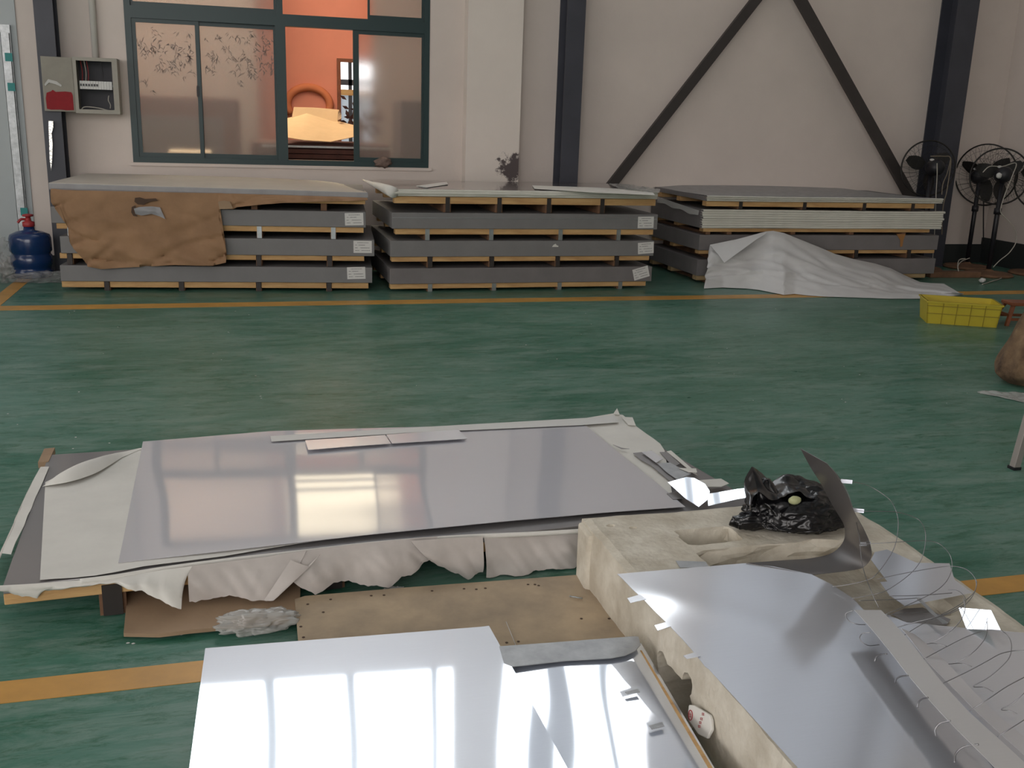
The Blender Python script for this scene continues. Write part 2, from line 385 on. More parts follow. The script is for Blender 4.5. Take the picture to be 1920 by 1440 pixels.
for h in holes:
    t = thing('added_roof_glow', ((h[0]+h[1])/2, (h[2]+h[3])/2, ZC), None, None, kind='structure')  # added emitter out of view, for even light from above
    box('pane', h[0], h[1], h[2], h[3], ZC+.03, ZC+.06, 'added_roof_glow', t)
t = thing('window_4', (-1.75, YR-.1, 3), None, None, kind='structure')
box('pane', -6.8, .6, YR-.14, YR-.10, 1.0, 6.6, 'sky_rear', t)
for x in (-5.4, -4, -2.6, -1.2): box('mullion', x-.04, x+.04, YR-.1, YR-.02, 1.0, 6.6, 'frame', t)
t = thing('added_left_pane', (XL-.12, 2.5, 2.4), None, None, kind='structure')  # unseen left-wall pane, added so the light fades toward the right
box('pane', XL-.16, XL-.12, -2, 7, 1.2, 3.6, 'sky_rear', t)
for y in (-.5, 1, 2.5, 4, 5.5): box('mullion', XL-.12, XL-.04, y-.04, y+.04, 1.2, 3.6, 'frame', t)
# clerestory over the stacks (seen mirrored in the bright sheets)
t = thing('window_2', ((cx0+cx1)/2, YB+.1, cz0), None, None, kind='structure')
box('pane', cx0, cx1, YB+.12, YB+.15, cz0, cz1, 'sky_cl', t)
for x, wd in ((.19, .06), (1.10, .05), (2.05, .035), (3.42, .17), (4.3, .05)): box('mullion', x-wd, x+wd, YB+.02, YB+.1, cz0, cz1, 'frame', t)
box('sill', cx0, cx1, YB-.03, YB+.1, cz0-.03, cz0, 'plaster', t)
# unseen glowing panel added on the same wall to brighten the film covered sheet
t = thing('added_wall_glow', (7.0, YB-.02, 4.2), None, None, kind='structure')
box('pane', 5.55, 8.55, YB-.03, YB-.01, 4.1, 7.9, 'wall_fill', t)
for x in (5.52, 6.5, 7.5, 8.55): box('mullion', x-.03, x+.03, YB-.06, YB-.03, 4.1, 7.9, 'door', t)
# yellow floor lines
def strip(name, P, m, z=.0):
    V, Fc = prism([Vector((p[0], p[1], z+.0015)) for p in P], (0, 0, -.0015)); return obj(name, V, Fc, m, kind='structure')
strip('trim_1', [(XL, 8.02), (8.6, 8.02), (8.6, 8.20), (XL, 8.20)], 'yellow')
strip('trim_2', [(XL, 2.525), (8.6, 2.525), (8.6, 2.635), (XL, 2.635)], 'yellow')
strip('trim_3', [(-1.86, 8.2), (-1.745, 8.2), (-1.745, 9.7), (-1.86, 9.7)], 'yellow')
# pilaster, skirting
pm = stain_mat('pilaster_plaster', (.78, .71, .645), (.10, .08, .08), (.24, -.08, 1.03), (.26, 1, .20), th=.42, scale=9)
box('pilaster', 2.245, 2.80, 9.99, YB, 0, ZC, pm, kind='structure')
box('baseboard_right', XR-.03, XR, YR, YB, 0, .30, 'base', kind='structure')
box('baseboard_back', 3.6, XR-.03, YB-.02, YB, 0, .22, 'base', kind='structure')
box('baseboard_back', -1.80, 2.245, YB-.02, YB, 0, .12, 'base', kind='structure')
# steel H columns
def hcol(x0, x1, yf, label):
    t = thing('steel_column', ((x0+x1)/2, yf, 0), None, None, kind='structure')
    box('flange', x0, x1, yf, yf+.014, 0, ZC-.02, 'column', t)
    box('web', (x0+x1)/2-.006, (x0+x1)/2+.006, yf+.014, YB-.02, 0, ZC-.02, 'column', t)
    box('flange', x0, x1, YB-.02, YB-.004, 0, ZC-.02, 'column', t)
    box('base_plate', x0-.04, x1+.04, yf-.03, YB-.004, 0, .018, 'column', t)
    return t
hcol(-1.61, -1.455, 9.90, '')
hcol(3.22, 3.41, 9.90, '')
hcol(7.66, 7.93, 9.86, '')
# crossed bracing between the columns
def brace(p, q, yy, wd=.10, th=.05):
    p = Vector(p); q = Vector(q); d = (q-p).normalized(); n = Vector((-d.z, 0, d.x))*wd/2
    V, Fc = prism([p-n, p+n, q+n, q-n], (0, th, 0)); return V, Fc
a0 = oy(1155, 338, 10.0); a1 = oy(1419, 0, 10.0); da = (a1-a0)/(a1.z-a0.z)
b0 = oy(1690, 345, 10.0); b1 = oy(1497, 0, 10.0); db = (b1-b0)/(b1.z-b0.z)
def A(z): return a0+da*(z-a0.z)
def B(z): return b0+db*(z-b0.z)
V, Fc = brace(A(.30), A(4.6), 10); obj('trim_4', V, Fc, 'brace', kind='structure')
V, Fc = brace([*(B(.30)-Vector((0, .06, 0)))], [*(B(4.6)-Vector((0, .06, 0)))], 10, wd=.115); obj('trim_5', V, Fc, 'brace', kind='structure')

# sandwich-panel door on the far left
t = thing('door_1', (-2.4, YB-.05, 0), None, None, kind='structure')
box('door_surround', -3.3, -1.80, YB-.012, YB-.002, 0, 3.0, 'door', t)
box('door_frame', -1.925, -1.848, YB-.05, YB-.012, 0, 2.15, 'doorframe', t)
box('door_frame', -3.2, -1.925, YB-.05, YB-.012, 2.09, 2.15, 'doorframe', t)
box('door_leaf', -3.2, -1.93, YB-.045, YB-.014, .02, 2.085, 'door', t)
box('seal', -1.86, -1.852, YB-.055, YB-.012, .02, 2.08, 'base', t)
for (px, py) in ((16, 107), (21, 163), (45, 397)):
    c = oy(px, py, YB-.06); box('tape', c.x-.03, c.x+.03, YB-.056, YB-.051, c.z-.035, c.z+.035, 'teal', t, label='teal tape')

# ------------------------------------------------------------------ window into the next room
win = thing('window_1', ((wx0+wx1)/2, YB+.08, wz0), None, None, kind='structure')
fy0, fy1 = YB-.005, YB+.09
mb = MB(); fwid = .055
mb.box(wx0, wx0+fwid, fy0, fy1, wz0, wz1); mb.box(wx1-fwid, wx1, fy0, fy1, wz0, wz1)
mb.box(wx0+fwid, wx1-fwid, fy0, fy1, wz0, wz0+.05); mb.box(wx0+fwid, wx1-fwid, fy0, fy1, wz1-.05, wz1)
mb.build('window_frame', 'frame', win)
tz0, tz1 = 2.27, 2.375
box('transom', wx0+fwid, wx1-fwid, fy0-.005, fy1, tz0, tz1, 'frame', win)
box('mullion', .425, .52, fy0-.005, fy1, wz0+.05, tz0, 'frame', win)
box('mullion', .44, .50, fy0-.005, fy1, tz1, wz1-.05, 'frame', win)
def sash(x0, x1, z0, z1, yy, b=.03, m='frost', bl=None):
    mb = MB(); bl = bl or b
    mb.box(x0, x0+bl, yy, yy+.028, z0, z1); mb.box(x1-b, x1, yy, yy+.028, z0, z1); mb.box(x0+bl, x1-b, yy, yy+.028, z0, z0+.04); mb.box(x0+bl, x1-b, yy, yy+.028, z1-.035, z1)
    f = mb.build('sash', 'frame', win)
    p = box('pane', x0+bl, x1-b, yy+.011, yy+.017, z0+.04, z1-.035, m, f)
    return f, p
s1, p1 = sash(wx0+.055, -.26, wz0+.05, tz0, YB+.012, b=.035)
s2, p2 = sash(-.275, .44, wz0+.05, tz0, YB+.045, b=.03, bl=.02)
s3, p3 = sash(1.155, wx1-.055, wz0+.05, tz0, YB+.012, b=.02, bl=.055)
box('latch', -.303, -.283, YB-.005, YB+.012, 1.60, 1.70, 'black', s1)
M['frost2'] = M['frost']
sash(wx0+.055, .44, tz1, wz1-.05, YB+.03, b=.02)
sash(1.30, wx1-.055, tz1, wz1-.05, YB+.03, b=.02)
# bamboo leaf print on the two left panes
mb = MB(); rnd = random.Random(3)
for k in range(150):
    cxx = rnd.uniform(-.8, .4); czz = rnd.gauss(1.98, .13)
    if -.33 < cxx < -.22 or czz > 2.19 or czz < 1.62: continue
    yy = YB+.0215 if cxx < -.26 else YB+.0545
    for q in range(rnd.randint(3, 6)):
        a = rnd.uniform(-2.6, -.5) if rnd.random() < .7 else rnd.uniform(0, 6.28); L = rnd.uniform(.025, .05)
        o0 = Vector((cxx+rnd.uniform(-.02, .02), yy, czz+rnd.uniform(-.02, .02))); d = Vector((math.cos(a), 0, math.sin(a))); n = Vector((-d.z, 0, d.x))
        mb.add([o0, o0+d*L*.4+n*.003, o0+d*L, o0+d*L*.4-n*.003], [(0, 1, 2, 3)])
mb.build('leaf_print', 'leafprint', win, kind='stuff', label='small bamboo leaf pattern')
# rag on the window ledge
def blob(name, c, s, m, seed=0, amp=.35, n=3, parent=None, fs=2.2, flat=None, **k):
    bm = bmesh.new(); bmesh.ops.create_icosphere(bm, subdivisions=n, radius=1)
    V = []
    for v in bm.verts:
        d = 1+amp*noise.fractal(v.co*fs+Vector((seed, seed*2, 0)), .9, 2.1, 4)
        p = v.co*d; p = Vector((p.x*s[0], p.y*s[1], p.z*s[2]))+Vector(c)
        if flat is not None and p.z < flat: p.z = flat
        V.append(p)
    Fc = [tuple(v.index for v in f.verts) for f in bm.faces]; bm.free()
    return obj(name, V, Fc, m, parent, smooth=True, **k)
c = oy(718, 305, YB-.04)
blob('crumpled_rag', (c.x, YB-.03, wz0+.045), (.085, .045, .045), 'stone', 5, .5, label='crumpled brown rag on the ledge of the green framed window', cat='rag')
box('trim_6', wx0-.03, wx1+.03, YB-.02, YB+.0, wz0-.03, wz0-.002, 'plaster', kind='structure')

# next room
ny1, nx0, nx1 = 15.2, -3.4, 6.5
box('wall_far', nx0, nx1, ny1, ny1+.1, 0, 5.6, 'salmon', kind='structure')
box('partition_far', nx0, .35, 14.2, 14.3, 0, 5.6, 'nextgrey', kind='structure')
box('partition_far', 1.96, nx1, 14.85, 14.95, 0, 3.6, 'nextgrey', kind='structure')
bk = thing('machine_cabinet', (-.6, 12.4, 0), 'dark bulky machine blurred behind the left frosted panes', 'machine')
box('housing', -1.9, .1, 12.2, 13.4, 0, 1.62, 'card_dark', bk, bevel=.03); box('panel', -1.7, -.1, 12.17, 12.2, .3, 1.4, 'boxdark', bk, bevel=.01)
ct = thing('parts_bin', (-.1, 11.2, 0), 'pale bin blurred at the bottom of the left frosted pane', 'bin')
box('body', -.62, -.24, 11.1, 11.5, 0, 1.02, 'boxgrey', ct, bevel=.01); box('lid', -.64, -.22, 11.08, 11.52, 1.02, 1.06, 'cream', ct, bevel=.01)
rk = thing('rack', (2.3, 12, 0), 'dark rack blurred behind the right frosted pane', 'rack')
box('housing', 1.85, 2.9, 11.6, 12.2, 0, 1.66, 'slate', rk, bevel=.02) 
box('wall_far_left', nx0-.1, nx0, YB+WT, ny1, 0, 5.6, 'salmon', kind='structure')
box('wall_far_right', nx1, nx1+.1, YB+WT, ny1, 0, 5.6, 'salmon', kind='structure')
box('ceiling_far', nx0, nx1, YB+WT, ny1, 5.6, 5.7, 'cream', kind='structure')
t = thing('added_roof_glow', (1.2, 12, 5.58), None, None, kind='structure')  # added emitter kept out of sight, only lights the next room
box('pane', -2.4, .2, 11.0, 14.0, 5.57, 5.59, 'nextfill', t)
t = thing('added_warm_glow', (1.35, ny1-.05, 3.95), None, None, kind='structure')  # added glow with bars, shaped to mirror as a warm banded patch
box('pane', .62, 2.3, ny1-.03, ny1-.02, 3.9, 5.3, 'warmglow', t)
for z_ in (4.25, 4.62): box('glazing_bar', .62, 2.3, ny1-.08, ny1-.03, z_, z_+.13, 'door', t)
box('window_frame', .56, .62, ny1-.08, ny1-.01, 3.85, 5.3, 'stool', t); box('window_frame', .56, 2.36, ny1-.08, ny1-.01, 3.84, 3.9, 'stool', t)
c0 = oy(632, 116, ny1-.06); c1 = oy(672, 236, ny1-.06)
t = thing('window_5', (c0.x+.5, ny1-.05, c1.z), None, None, kind='structure')
X0, X1, Z0, Z1 = c0.x, c0.x+.55, 1.0, c0.z
zb = oy(650, 172, ny1-.06).z
box('window_frame', X0, X0+.05, ny1-.07, ny1-.01, Z0, Z1, 'stool', t); box('window_frame', X0, X1, ny1-.07, ny1-.01, Z1, Z1+.05, 'stool', t)
box('transom', X0+.05, X1, ny1-.07, ny1-.01, zb-.05, zb+.03, 'wood', t)
box('pane', X0+.05, X1, ny1-.03, ny1-.02, zb+.03, Z1, 'nextpane', t); box('pane', X0+.05, X1, ny1-.03, ny1-.02, Z0, zb-.05, 'nextpane2', t)
zz = oy(650, 153, ny1-.06).z
box('glazing_bar', X0+.05, X1, ny1-.06, ny1-.03, zz-.05, zz+.03, 'column', t)
for xx in (X0+.16,): box('glazing_bar', xx, xx+.05, ny1-.06, ny1-.03, Z0, Z1, 'column', t)
# orange smudge on the far wall, modelled as a solid loop
c = oy(579, 196, ny1-.03)
tube('smudge_loop', [c+Vector((.30*math.cos(a), 0, .24*math.sin(a))) for a in [math.pi*k/16 for k in range(-3, 20)]], .055, mat('orange_smudge', (.62, .19, .08), .8), label='dull orange smudge modelled as a loop against the salmon wall beyond the window', cat='smudge')
# flattened cardboard boxes behind the open sash
cp = thing('cardboard_pile', (.9, 11.5, 0), 'pile of flattened cardboard on a dark bundle, seen through the open window', 'cardboard')
yp = 11.15
pa = [oy(535, 262, yp), oy(668, 262, yp)]
zt = oy(600, 270, yp).z
mb = MB()
for k in range(22):
    z = k*zt/22; mb.box(.20+random.uniform(-.015, .015), 1.66, yp+random.uniform(-.02, .02), 12.6, z+.004, z+zt/22-.004)
mb.build('stacked_board', 'card_dark', cp, kind='stuff')
box('rail', .3, 1.66, yp-.05, yp-.03, zt-.04, zt-.02, 'zinc', cp)
# big open flap, a sagging board
A_ = [oy(538, 258, yp-.02), oy(570, 263, yp-.03), oy(620, 266, yp-.03), oy(668, 256, yp-.02)]
B_ = [oy(538, 222, 12.2), oy(575, 213, 12.2), oy(625, 225, 12.2), oy(668, 236, 12.0)]
A_, B_ = paired(A_, B_, 6)
V, Fc = loft(A_, B_, None, 10); obj('box_flap', V, Fc, 'card_pale', cp, smooth=True, solid=.006)
A_ = [oy(547, 222, 12.15), oy(590, 226, 12.15), oy(633, 230, 12.1)]; B_ = [oy(551, 201, 12.25), oy(592, 202, 12.25), oy(636, 206, 12.2)]
V, Fc = loft(A_, B_, 8, 5); obj('box_flap', V, Fc, 'card_pale', cp, solid=.006)
A_ = [oy(633, 226, 12.0), oy(640, 222, 12.0)]; B_ = [oy(634, 207, 12.2), oy(640, 214, 12.2)]
V, Fc = loft(A_, B_, 3, 3); obj('box_flap', V, Fc, 'card', cp, solid=.006)
t = thing('dark_plant', (1.3, 12.9, 0), 'dark leafy shape standing beside the far window', 'plant')
c = oy(664, 225, 12.9); mb = MB(); rnd = random.Random(4)
for k in range(60):
    o0 = c+Vector((rnd.uniform(-.1, .3), rnd.uniform(-.1, .1), rnd.gauss(0, .14))); a = rnd.uniform(0, 6.28); d = Vector((math.cos(a), 0, math.sin(a))); n = Vector((-d.z, .3, d.x))
    mb.add([o0, o0+d*.05+n*.02, o0+d*.1, o0+d*.05-n*.02], [(0, 1, 2, 3)])
mb.build('foliage', 'card_dark', t, kind='stuff'); tube('stem', [(c.x+.08, 12.9, 0), c+Vector((.08, 0, 0))], .03, 'card_dark', t)
M['whiteboard'] = M['white']

# fuse box and conduit
t = thing('fuse_box', (-1.15, 9.95, 1.42), 'open grey fuse box with red patched door beside the green window', 'fuse box')
bx0, bx1, bz0, bz1, by = -1.335, -.965, 1.42, 1.90, 9.92
mb = MB(); mb.box(bx0, bx1, YB-.02, YB-.002, bz0, bz1); mb.box(bx0, bx0+.012, by, YB-.02, bz0, bz1); mb.box(bx1-.012, bx1, by, YB-.02, bz0, bz1)
mb.box(bx0+.012, bx1-.012, by, YB-.02, bz0, bz0+.012); mb.box(bx0+.012, bx1-.012, by, YB-.02, bz1-.012, bz1)
mb.build('housing', 'boxgrey', t)
mb = MB(); mb.box(bx0, bx0+.03, by-.006, by, bz0, bz1); mb.box(bx1-.045, bx1, by-.006, by, bz0, bz1); mb.box(bx0+.03, bx1-.045, by-.006, by, bz0, bz0+.035); mb.box(bx0+.03, bx1-.045, by-.006, by, bz1-.03, bz1)
mb.build('rim', 'boxgrey', t)
box('back_plate', bx0+.02, bx1-.02, YB-.03, YB-.021, bz0+.02, bz1-.02, 'boxdark', t)
r_ = box('din_rail', bx0+.04, bx1-.05, by+.06, by+.075, 1.655, 1.675, 'zinc', t)
for k in range(12):
    x = bx0+.045+k*.0225; bk = box('breaker', x, x+.021, by+.02, by+.06, 1.63, 1.70, 'white', t)
    if k < 7: box('toggle', x+.005, x+.016, by+.012, by+.02, 1.655, 1.675, 'black', bk)
for x, m_, zz in ((-1.27, 'redcable', .22), (-1.24, 'cable', .2), (-1.22, 'redcable', .21), (-1.10, 'black', .18)):
    tube('wire', spline([(x, by+.05, 1.70), (x+.005, by+.06, 1.78), (x-.01, by+.08, 1.89)]), .004, m_, t, n=6)
tube('wire', spline([(bx0+.04, by+.03, 1.44), (bx0+.07, by+.03, 1.475), (-1.15, by+.03, 1.47), (-1.06, by+.03, 1.45), (-1.0, by+.03, 1.455)]), .005, 'cable', t, n=6)
tube('wire', spline([(-1.055, by+.03, 1.58), (-1.06, by+.02, 1.54), (-1.045, by+.02, 1.5), (-1.05, by+.03, 1.47)]), .004, 'cable', t, n=6)
hA = Vector((bx0, by-.01, 0)); hB = Vector((-1.575, 9.83, 0)); dd = (hB-hA); nn = Vector((dd.y, -dd.x, 0)).normalized()*.012
V, Fc = prism([hA+Vector((0, 0, bz0+.01)), hB+Vector((0, 0, bz0+.01)), hB+Vector((0, 0, bz1-.01)), hA+Vector((0, 0, bz1-.01))], nn)
dr = obj('door', V, Fc, 'boxgrey', t, bevel=.002)
def on_door(u, z, off=.004):
    p = hA+dd*u; s = -1 if nn.y > 0 else 1
    return Vector((p.x, p.y, z))+(nn.normalized()*(.012+off) if nn.y < 0 else -nn.normalized()*off)
P = [on_door(u, z) for u, z in ((.06, 1.445), (.3, 1.442), (.5, 1.446), (.8, 1.443), (.93, 1.45), (.94, 1.54), (.9, 1.585), (.75, 1.60), (.7, 1.612), (.6, 1.595), (.3, 1.602), (.1, 1.598), (.06, 1.57))]
V, Fc = prism(P, (0, -.002, 0)); obj('paint_patch', V, Fc, 'redpaint', dr, label='red painted patch')
P = [on_door(u, z, .008) for u, z in ((.95, 1.655), (.82, 1.70), (.55, 1.685), (.4, 1.655), (.42, 1.64), (.6, 1.66), (.8, 1.672), (.93, 1.64))]
V, Fc = prism(P, (0, -.002, 0)); obj('tape', V, Fc, 'white', dr, label='white torn tape')
c = oy(176, 60, YB-.03)
tube('conduit', [(c.x, YB-.035, 1.90), (c.x+.0, YB-.035, ZC-.1)], .028, 'pvc', n=16, label='white plastic conduit rising from the fuse box', cat='pipe')
# foil strip hanging on the left column
P = [oy(91, 226, 9.845), oy(100, 227, 9.845), oy(100, 240, 9.845), oy(97, 250, 9.845), oy(99, 270, 9.845), oy(98, 300, 9.845), oy(96, 322, 9.845), oy(93, 300, 9.845), oy(92, 262, 9.845), oy(91, 240, 9.845)]
V, Fc = prism(P, (0, .008, 0)); obj('foil_strip', V, Fc, 'foil', bevel=.002, label='shiny pointed foil strip stuck to the left dark column', cat='strip')

# ------------------------------------------------------------------ stacks of wrapped sheet packs on pallets
DEP = 1.24
def frame_T(pl, pr, ):
    """local frame of a stack: u along its front, v into the depth"""
    u = (pr-pl); L = u.length; u.normalize(); v = Vector((-u.y, u.x, 0)); o = pl.copy(); o.z = 0
    return (lambda p: o+u*p[0]+v*p[1]+Vector((0, 0, p[2]))), o, u, v
def U(T, px, z):
    """distance along the front of the stack for a picture column"""
    fn, o, u, v = T; p = opl(px, 0, o, v); q = opl(px, 1440, o, v)
    # the sight line column is not vertical: solve at height z
    lo, hi = 0, 1440
    for _ in range(30):
        m = (lo+hi)/2
        if opl(px, m, o, v).z > z: lo = m
        else: hi = m
    return (opl(px, lo, o, v)-o).dot(u)
def pallet(T, u0, u1, z0, z1, zb, posts, strap, label, plank_m='wood', voff=.02, split=False, strap_in=True, pwid=.05):
    """runners z0..zb along the depth, planks zb..z1 along the front; POSTS are u positions of the runners"""
    fn, o, u, v = T
    t = thing('pallet', fn(((u0+u1)/2, .3, z0)), label, 'pallet')
    for vv in (voff, DEP/2, DEP-.14):
        if split and vv == voff:
            cuts = [u0]+[p for p in posts if u0+.05 < p < u1-.05]+[u1]
            for a, b in zip(cuts[:-1], cuts[1:]):
                box('plank', a+(.022 if a != u0 else 0), b-(.022 if b != u1 else 0), vv+random.uniform(0, .006), vv+.09, zb, z1, plank_m, t, T=fn, bevel=.003)
            box('batten', u0+.03, u1-.03, vv+.03, vv+.08, zb+.004, z1-.004, 'wood_dark', t, T=fn)
        else: box('plank', u0, u1, vv, vv+.09, zb, z1, plank_m, t, T=fn, bevel=.003)
    for p in posts:
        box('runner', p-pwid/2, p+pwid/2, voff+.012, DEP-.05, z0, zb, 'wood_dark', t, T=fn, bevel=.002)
    if strap:
        for p in posts:
            mb = MB(); s = .019
            mb.box(p-s, p+s, voff-.006, voff-.002, z0+.004, z1-.003, T=fn); mb.box(p-s, p+s, voff-.002, voff+.05, z0+.0, z0+.004, T=fn)
            mb.build('strap', strap, t)
    return t
def pack(T, u0, u1, z0, z1, label, m='greypack', lab=None, v0=0.0, seam=False, dep=DEP, group=None):
    """paper wrapped pack of sheets with crisp folded edges; LAB = (u centre, z centre, tilt) of its paper label"""
    fn, o, u, v = T
    t = thing('wrapped_sheet_pack', fn(((u0+u1)/2, v0, z0)), label, 'pack', group)
    rows = []; n = 36
    j = lambda a, s: .003*nz((a*2.0, s*7.0, z0*9))
    ring = lambda uu: [(uu, v0+j(uu, 1), z0), (uu, v0+j(uu, 2), z1), (uu, v0+dep, z1+j(uu, 3)), (uu, v0+dep, z0)]
    V = []; Fc = []
    for k in range(n+1):
        V += [fn(p) for p in ring(u0+(u1-u0)*k/n)]
    for k in range(n):
        for q in range(4): Fc.append((k*4+q, k*4+(q+1) % 4, k*4+4+(q+1) % 4, k*4+4+q))
    Fc += [(0, 1, 2, 3), (n*4+3, n*4+2, n*4+1, n*4)]
    obj('wrap', V, Fc, m, t, bevel=.004)
    if seam: box('film_edge', u0+.004, u1-.004, v0-.003, v0+.002, z1-.045, z1-.041, 'zinc', t, T=fn)
    if lab:
        cu, cz, tl = lab; ct, st = math.cos(tl), math.sin(tl); hw, hh = .078, .052
        def q(a, b, off): return fn((cu+a*ct-b*st, v0-off, cz+a*st+b*ct))
        V, Fc = prism([q(-hw, -hh, .0045), q(hw, -hh, .0045), q(hw, hh, .0045), q(-hw, hh, .0045)], fn((0, .0015, 0))-fn((0, 0, 0)))
        lb = obj('paper_label', V, Fc, 'label', t, label='white paper label')
        mb = MB()
        for (b, segs) in ((.036, ((-.045, .05),)), (.016, ((-.062, -.045), (-.035, .02))), (-.008, ((-.065, -.045), (-.02, .06))), (-.031, ((-.062, -.03), (-.01, .062)))):
            for a0_, a1_ in segs:
                a = a0_
                while a < a1_:
                    l = random.uniform(.004, .011); mb.add(*prism([q(a, b-.0022, .0052), q(min(a+l, a1_), b-.0022, .0052), q(min(a+l, a1_), b+.0022, .0052), q(a, b+.0022, .0052)], fn((0, .0006, 0))-fn((0, 0, 0)))); a += l+.003
        mb.build('print', 'ink', lb, kind='stuff')
    return t

# left stack
T1 = frame_T(Vector((-1.42, 8.86, 0)), Vector((1.09, 8.61, 0)))
f1 = T1[0]
u = lambda px, z: U(T1, px, z)
NAME = {1: 'left stack', 2: 'middle stack', 3: 'right stack'}
lev = [(0, .027, .079, .213), (.215, .267, .311, .452), (.454, .510, .556, .690)]
ends = [((113, 698), (115, 691)), ((113, 702), (111, 683)), ((96, 686), (105, 682))]
posts = [[200, 340, 485, 617], [210, 350, 485, 618], [220, 350, 486, 625]]
labs = [((668, 512), .03), ((680, 463), .0), ((664, 411), .03)]
nm = ['bottom', 'second', 'third']
for k, (z0, zb, z1, zt) in enumerate(lev):
    (pa, pb), (qa, qb) = ends[k]
    ps = [u(x, zb) for x in posts[k]]
    if k > 0: ps = [u(130, zb)]+ps
    pallet(T1, u(qa, zb), u(qb, zb), z0, z1, zb, ps, 'blackstrap' if k < 2 else 'zinc', f'pine pallet under the {nm[k]} pack of the left stack', split=(k < 2))
    lp = opl(*labs[k][0], T1[1]-T1[3]*.005, T1[3])
    pack(T1, u(pa, z1+.07), u(pb, z1+.07), z1+.001, zt, f'grey wrapped sheet pack with white label, {nm[k]} from the floor in the left stack', lab=((lp-T1[1]).dot(T1[2]), lp.z, labs[k][1]))
pallet(T1, u(97, .75), u(685, .75), .692, .800, .752, [u(x, .72) for x in (230, 340, 476, 607)], None, 'pine pallet hidden behind the brown paper atop the left stack')
# top pile of the left stack: thin sheets under a pale cover that droops at the right end
t = thing('sheet_pile', f1((1.2, 0, .80)), 'top pile of thin sheets under a pale cream cover, left stack', 'sheets')
def topdisp(uu, vv): return -.012*max(0, (uu-1.9))**2*3
rows = []
ua, ub = u(92, .85), u(690, .84)
for i in range(50):
    uu = ua+(ub-ua)*i/49; z = .878-.022*(i/49)+.003*nz((uu*2, 0, 0)); rows.append([f1((uu, 0, z-.052+.0)), f1((uu, -.004, z-.04)), f1((uu, -.003, z-.012)), f1((uu, 0, z-.004))])
V, Fc = gridmesh(rows); obj('sheet_edges', V, Fc, 'paleedge', t, solid=.004)
rows = []
for i in range(60):
    uu = ua+(ub-ua)*i/59; s = i/59; row = []
    for jn in range(24):
        vv = DEP*1.02*jn/23
        sag = -.035*max(0, (s-.78)/.22)**2*(.3+vv)
        lift = .022*math.exp(-((s-.45)/.35)**2)*math.exp(-((vv-.9)/.5)**2)
        row.append(f1((uu-.02*vv*(s > .9), vv, .876-.022*s+sag+lift+.004*nz((uu*1.5, vv*1.5, 3)))))
    rows.append(row)
V, Fc = gridmesh(rows); obj('cover', V, Fc, 'creamtop', t, smooth=True, solid=.006)
box('core', ua+.01, ub-.02, .01, DEP*.99, .802, .835, 'greypack', t, T=f1)
# brown kraft paper hanging down over the front
pp, pn = T1[1]-T1[3]*.035, T1[3]
TP = [(95, 354), (98, 354), (101, 354), (110, 355), (120, 356), (145, 357), (200, 358), (250, 359), (330, 361), (390, 362), (407, 362), (408, 362), (409, 362), (411, 362), (425, 363), (437, 363), (500, 365), (570, 367), (640, 369), (689, 371)]
BP = [(97, 378), (110, 398), (125, 420), (134, 458), (155, 484), (165, 500), (190, 504), (250, 501), (330, 496), (400, 497), (424, 492), (425, 470), (411, 420), (411, 391), (437, 392), (445, 388), (500, 382), (570, 378), (640, 377), (689, 375)]
a_, b_ = paired([opl(*p, pp, pn) for p in TP], [opl(*p, pp, pn) for p in BP], 7)
def kd(p, s, t): return T1[3]*(.034*nz((p.x*3, p.z*3, 1))*t*1.2 + .030*max(0, 1-abs(nz((p.x*2.2-p.z*4, p.z*2, 11)))*14)*t + .022*max(0, 1-abs(nz((p.x*3+p.z*2.5, p.z*4, 21)))*14)*t + .034*nz((p.x*7+p.z*5, p.z*9, 2))*t - .022*t - .010*abs(nz((p.x*4+p.z*9, p.z*2, 5)))*t)
V, Fc = loft(a_, b_, None, 34, disp=kd)
kp = obj('kraft_paper', V, Fc, 'kraft', smooth=True, solid=.002, label='torn brown kraft paper hanging over the front of the left stack', cat='paper')
def patch(name, P, m, parent, off, amp=.0, seed=0, **k):
    V = [opl(x, y, pp-T1[3]*off, pn)+T1[3]*amp*nz((x*.1, y*.1, seed)) for x, y in P]
    Vv, Ff = prism(V, T1[3]*.002); return obj(name, Vv, Ff, m, parent, **k)
patch('scorch_mark', [(253, 371), (262, 370), (272, 373), (292, 372), (296, 376), (280, 378), (268, 384), (258, 383), (252, 378)], 'kraftdark', kp, .022, label='dark torn scorch mark')
patch('scorch_mark', [(247, 388), (254, 385), (255, 392), (252, 400), (258, 406), (250, 405), (246, 398)], 'kraftdark', kp, .022)
A_ = [opl(x, y, pp-T1[3]*.024, pn) for x, y in ((251, 391), (262, 388), (284, 387), (300, 389), (303, 396))]; B_ = [opl(x, y, pp-T1[3]*.024, pn) for x, y in ((254, 402), (266, 404), (284, 401), (300, 406), (310, 411))]
V, Fc = loft(A_, B_, 16, 8, disp=lambda p, s, t: T1[3]*.012*nz(p*20)); obj('torn_film', V, Fc, 'greyfilm', kp, smooth=True, solid=.001, label='grey film showing through the tear')
patch('torn_flap', [(409, 378), (420, 376), (431, 378), (437, 391), (424, 392), (411, 392)], 'card', kp, .035, label='paler torn flap')

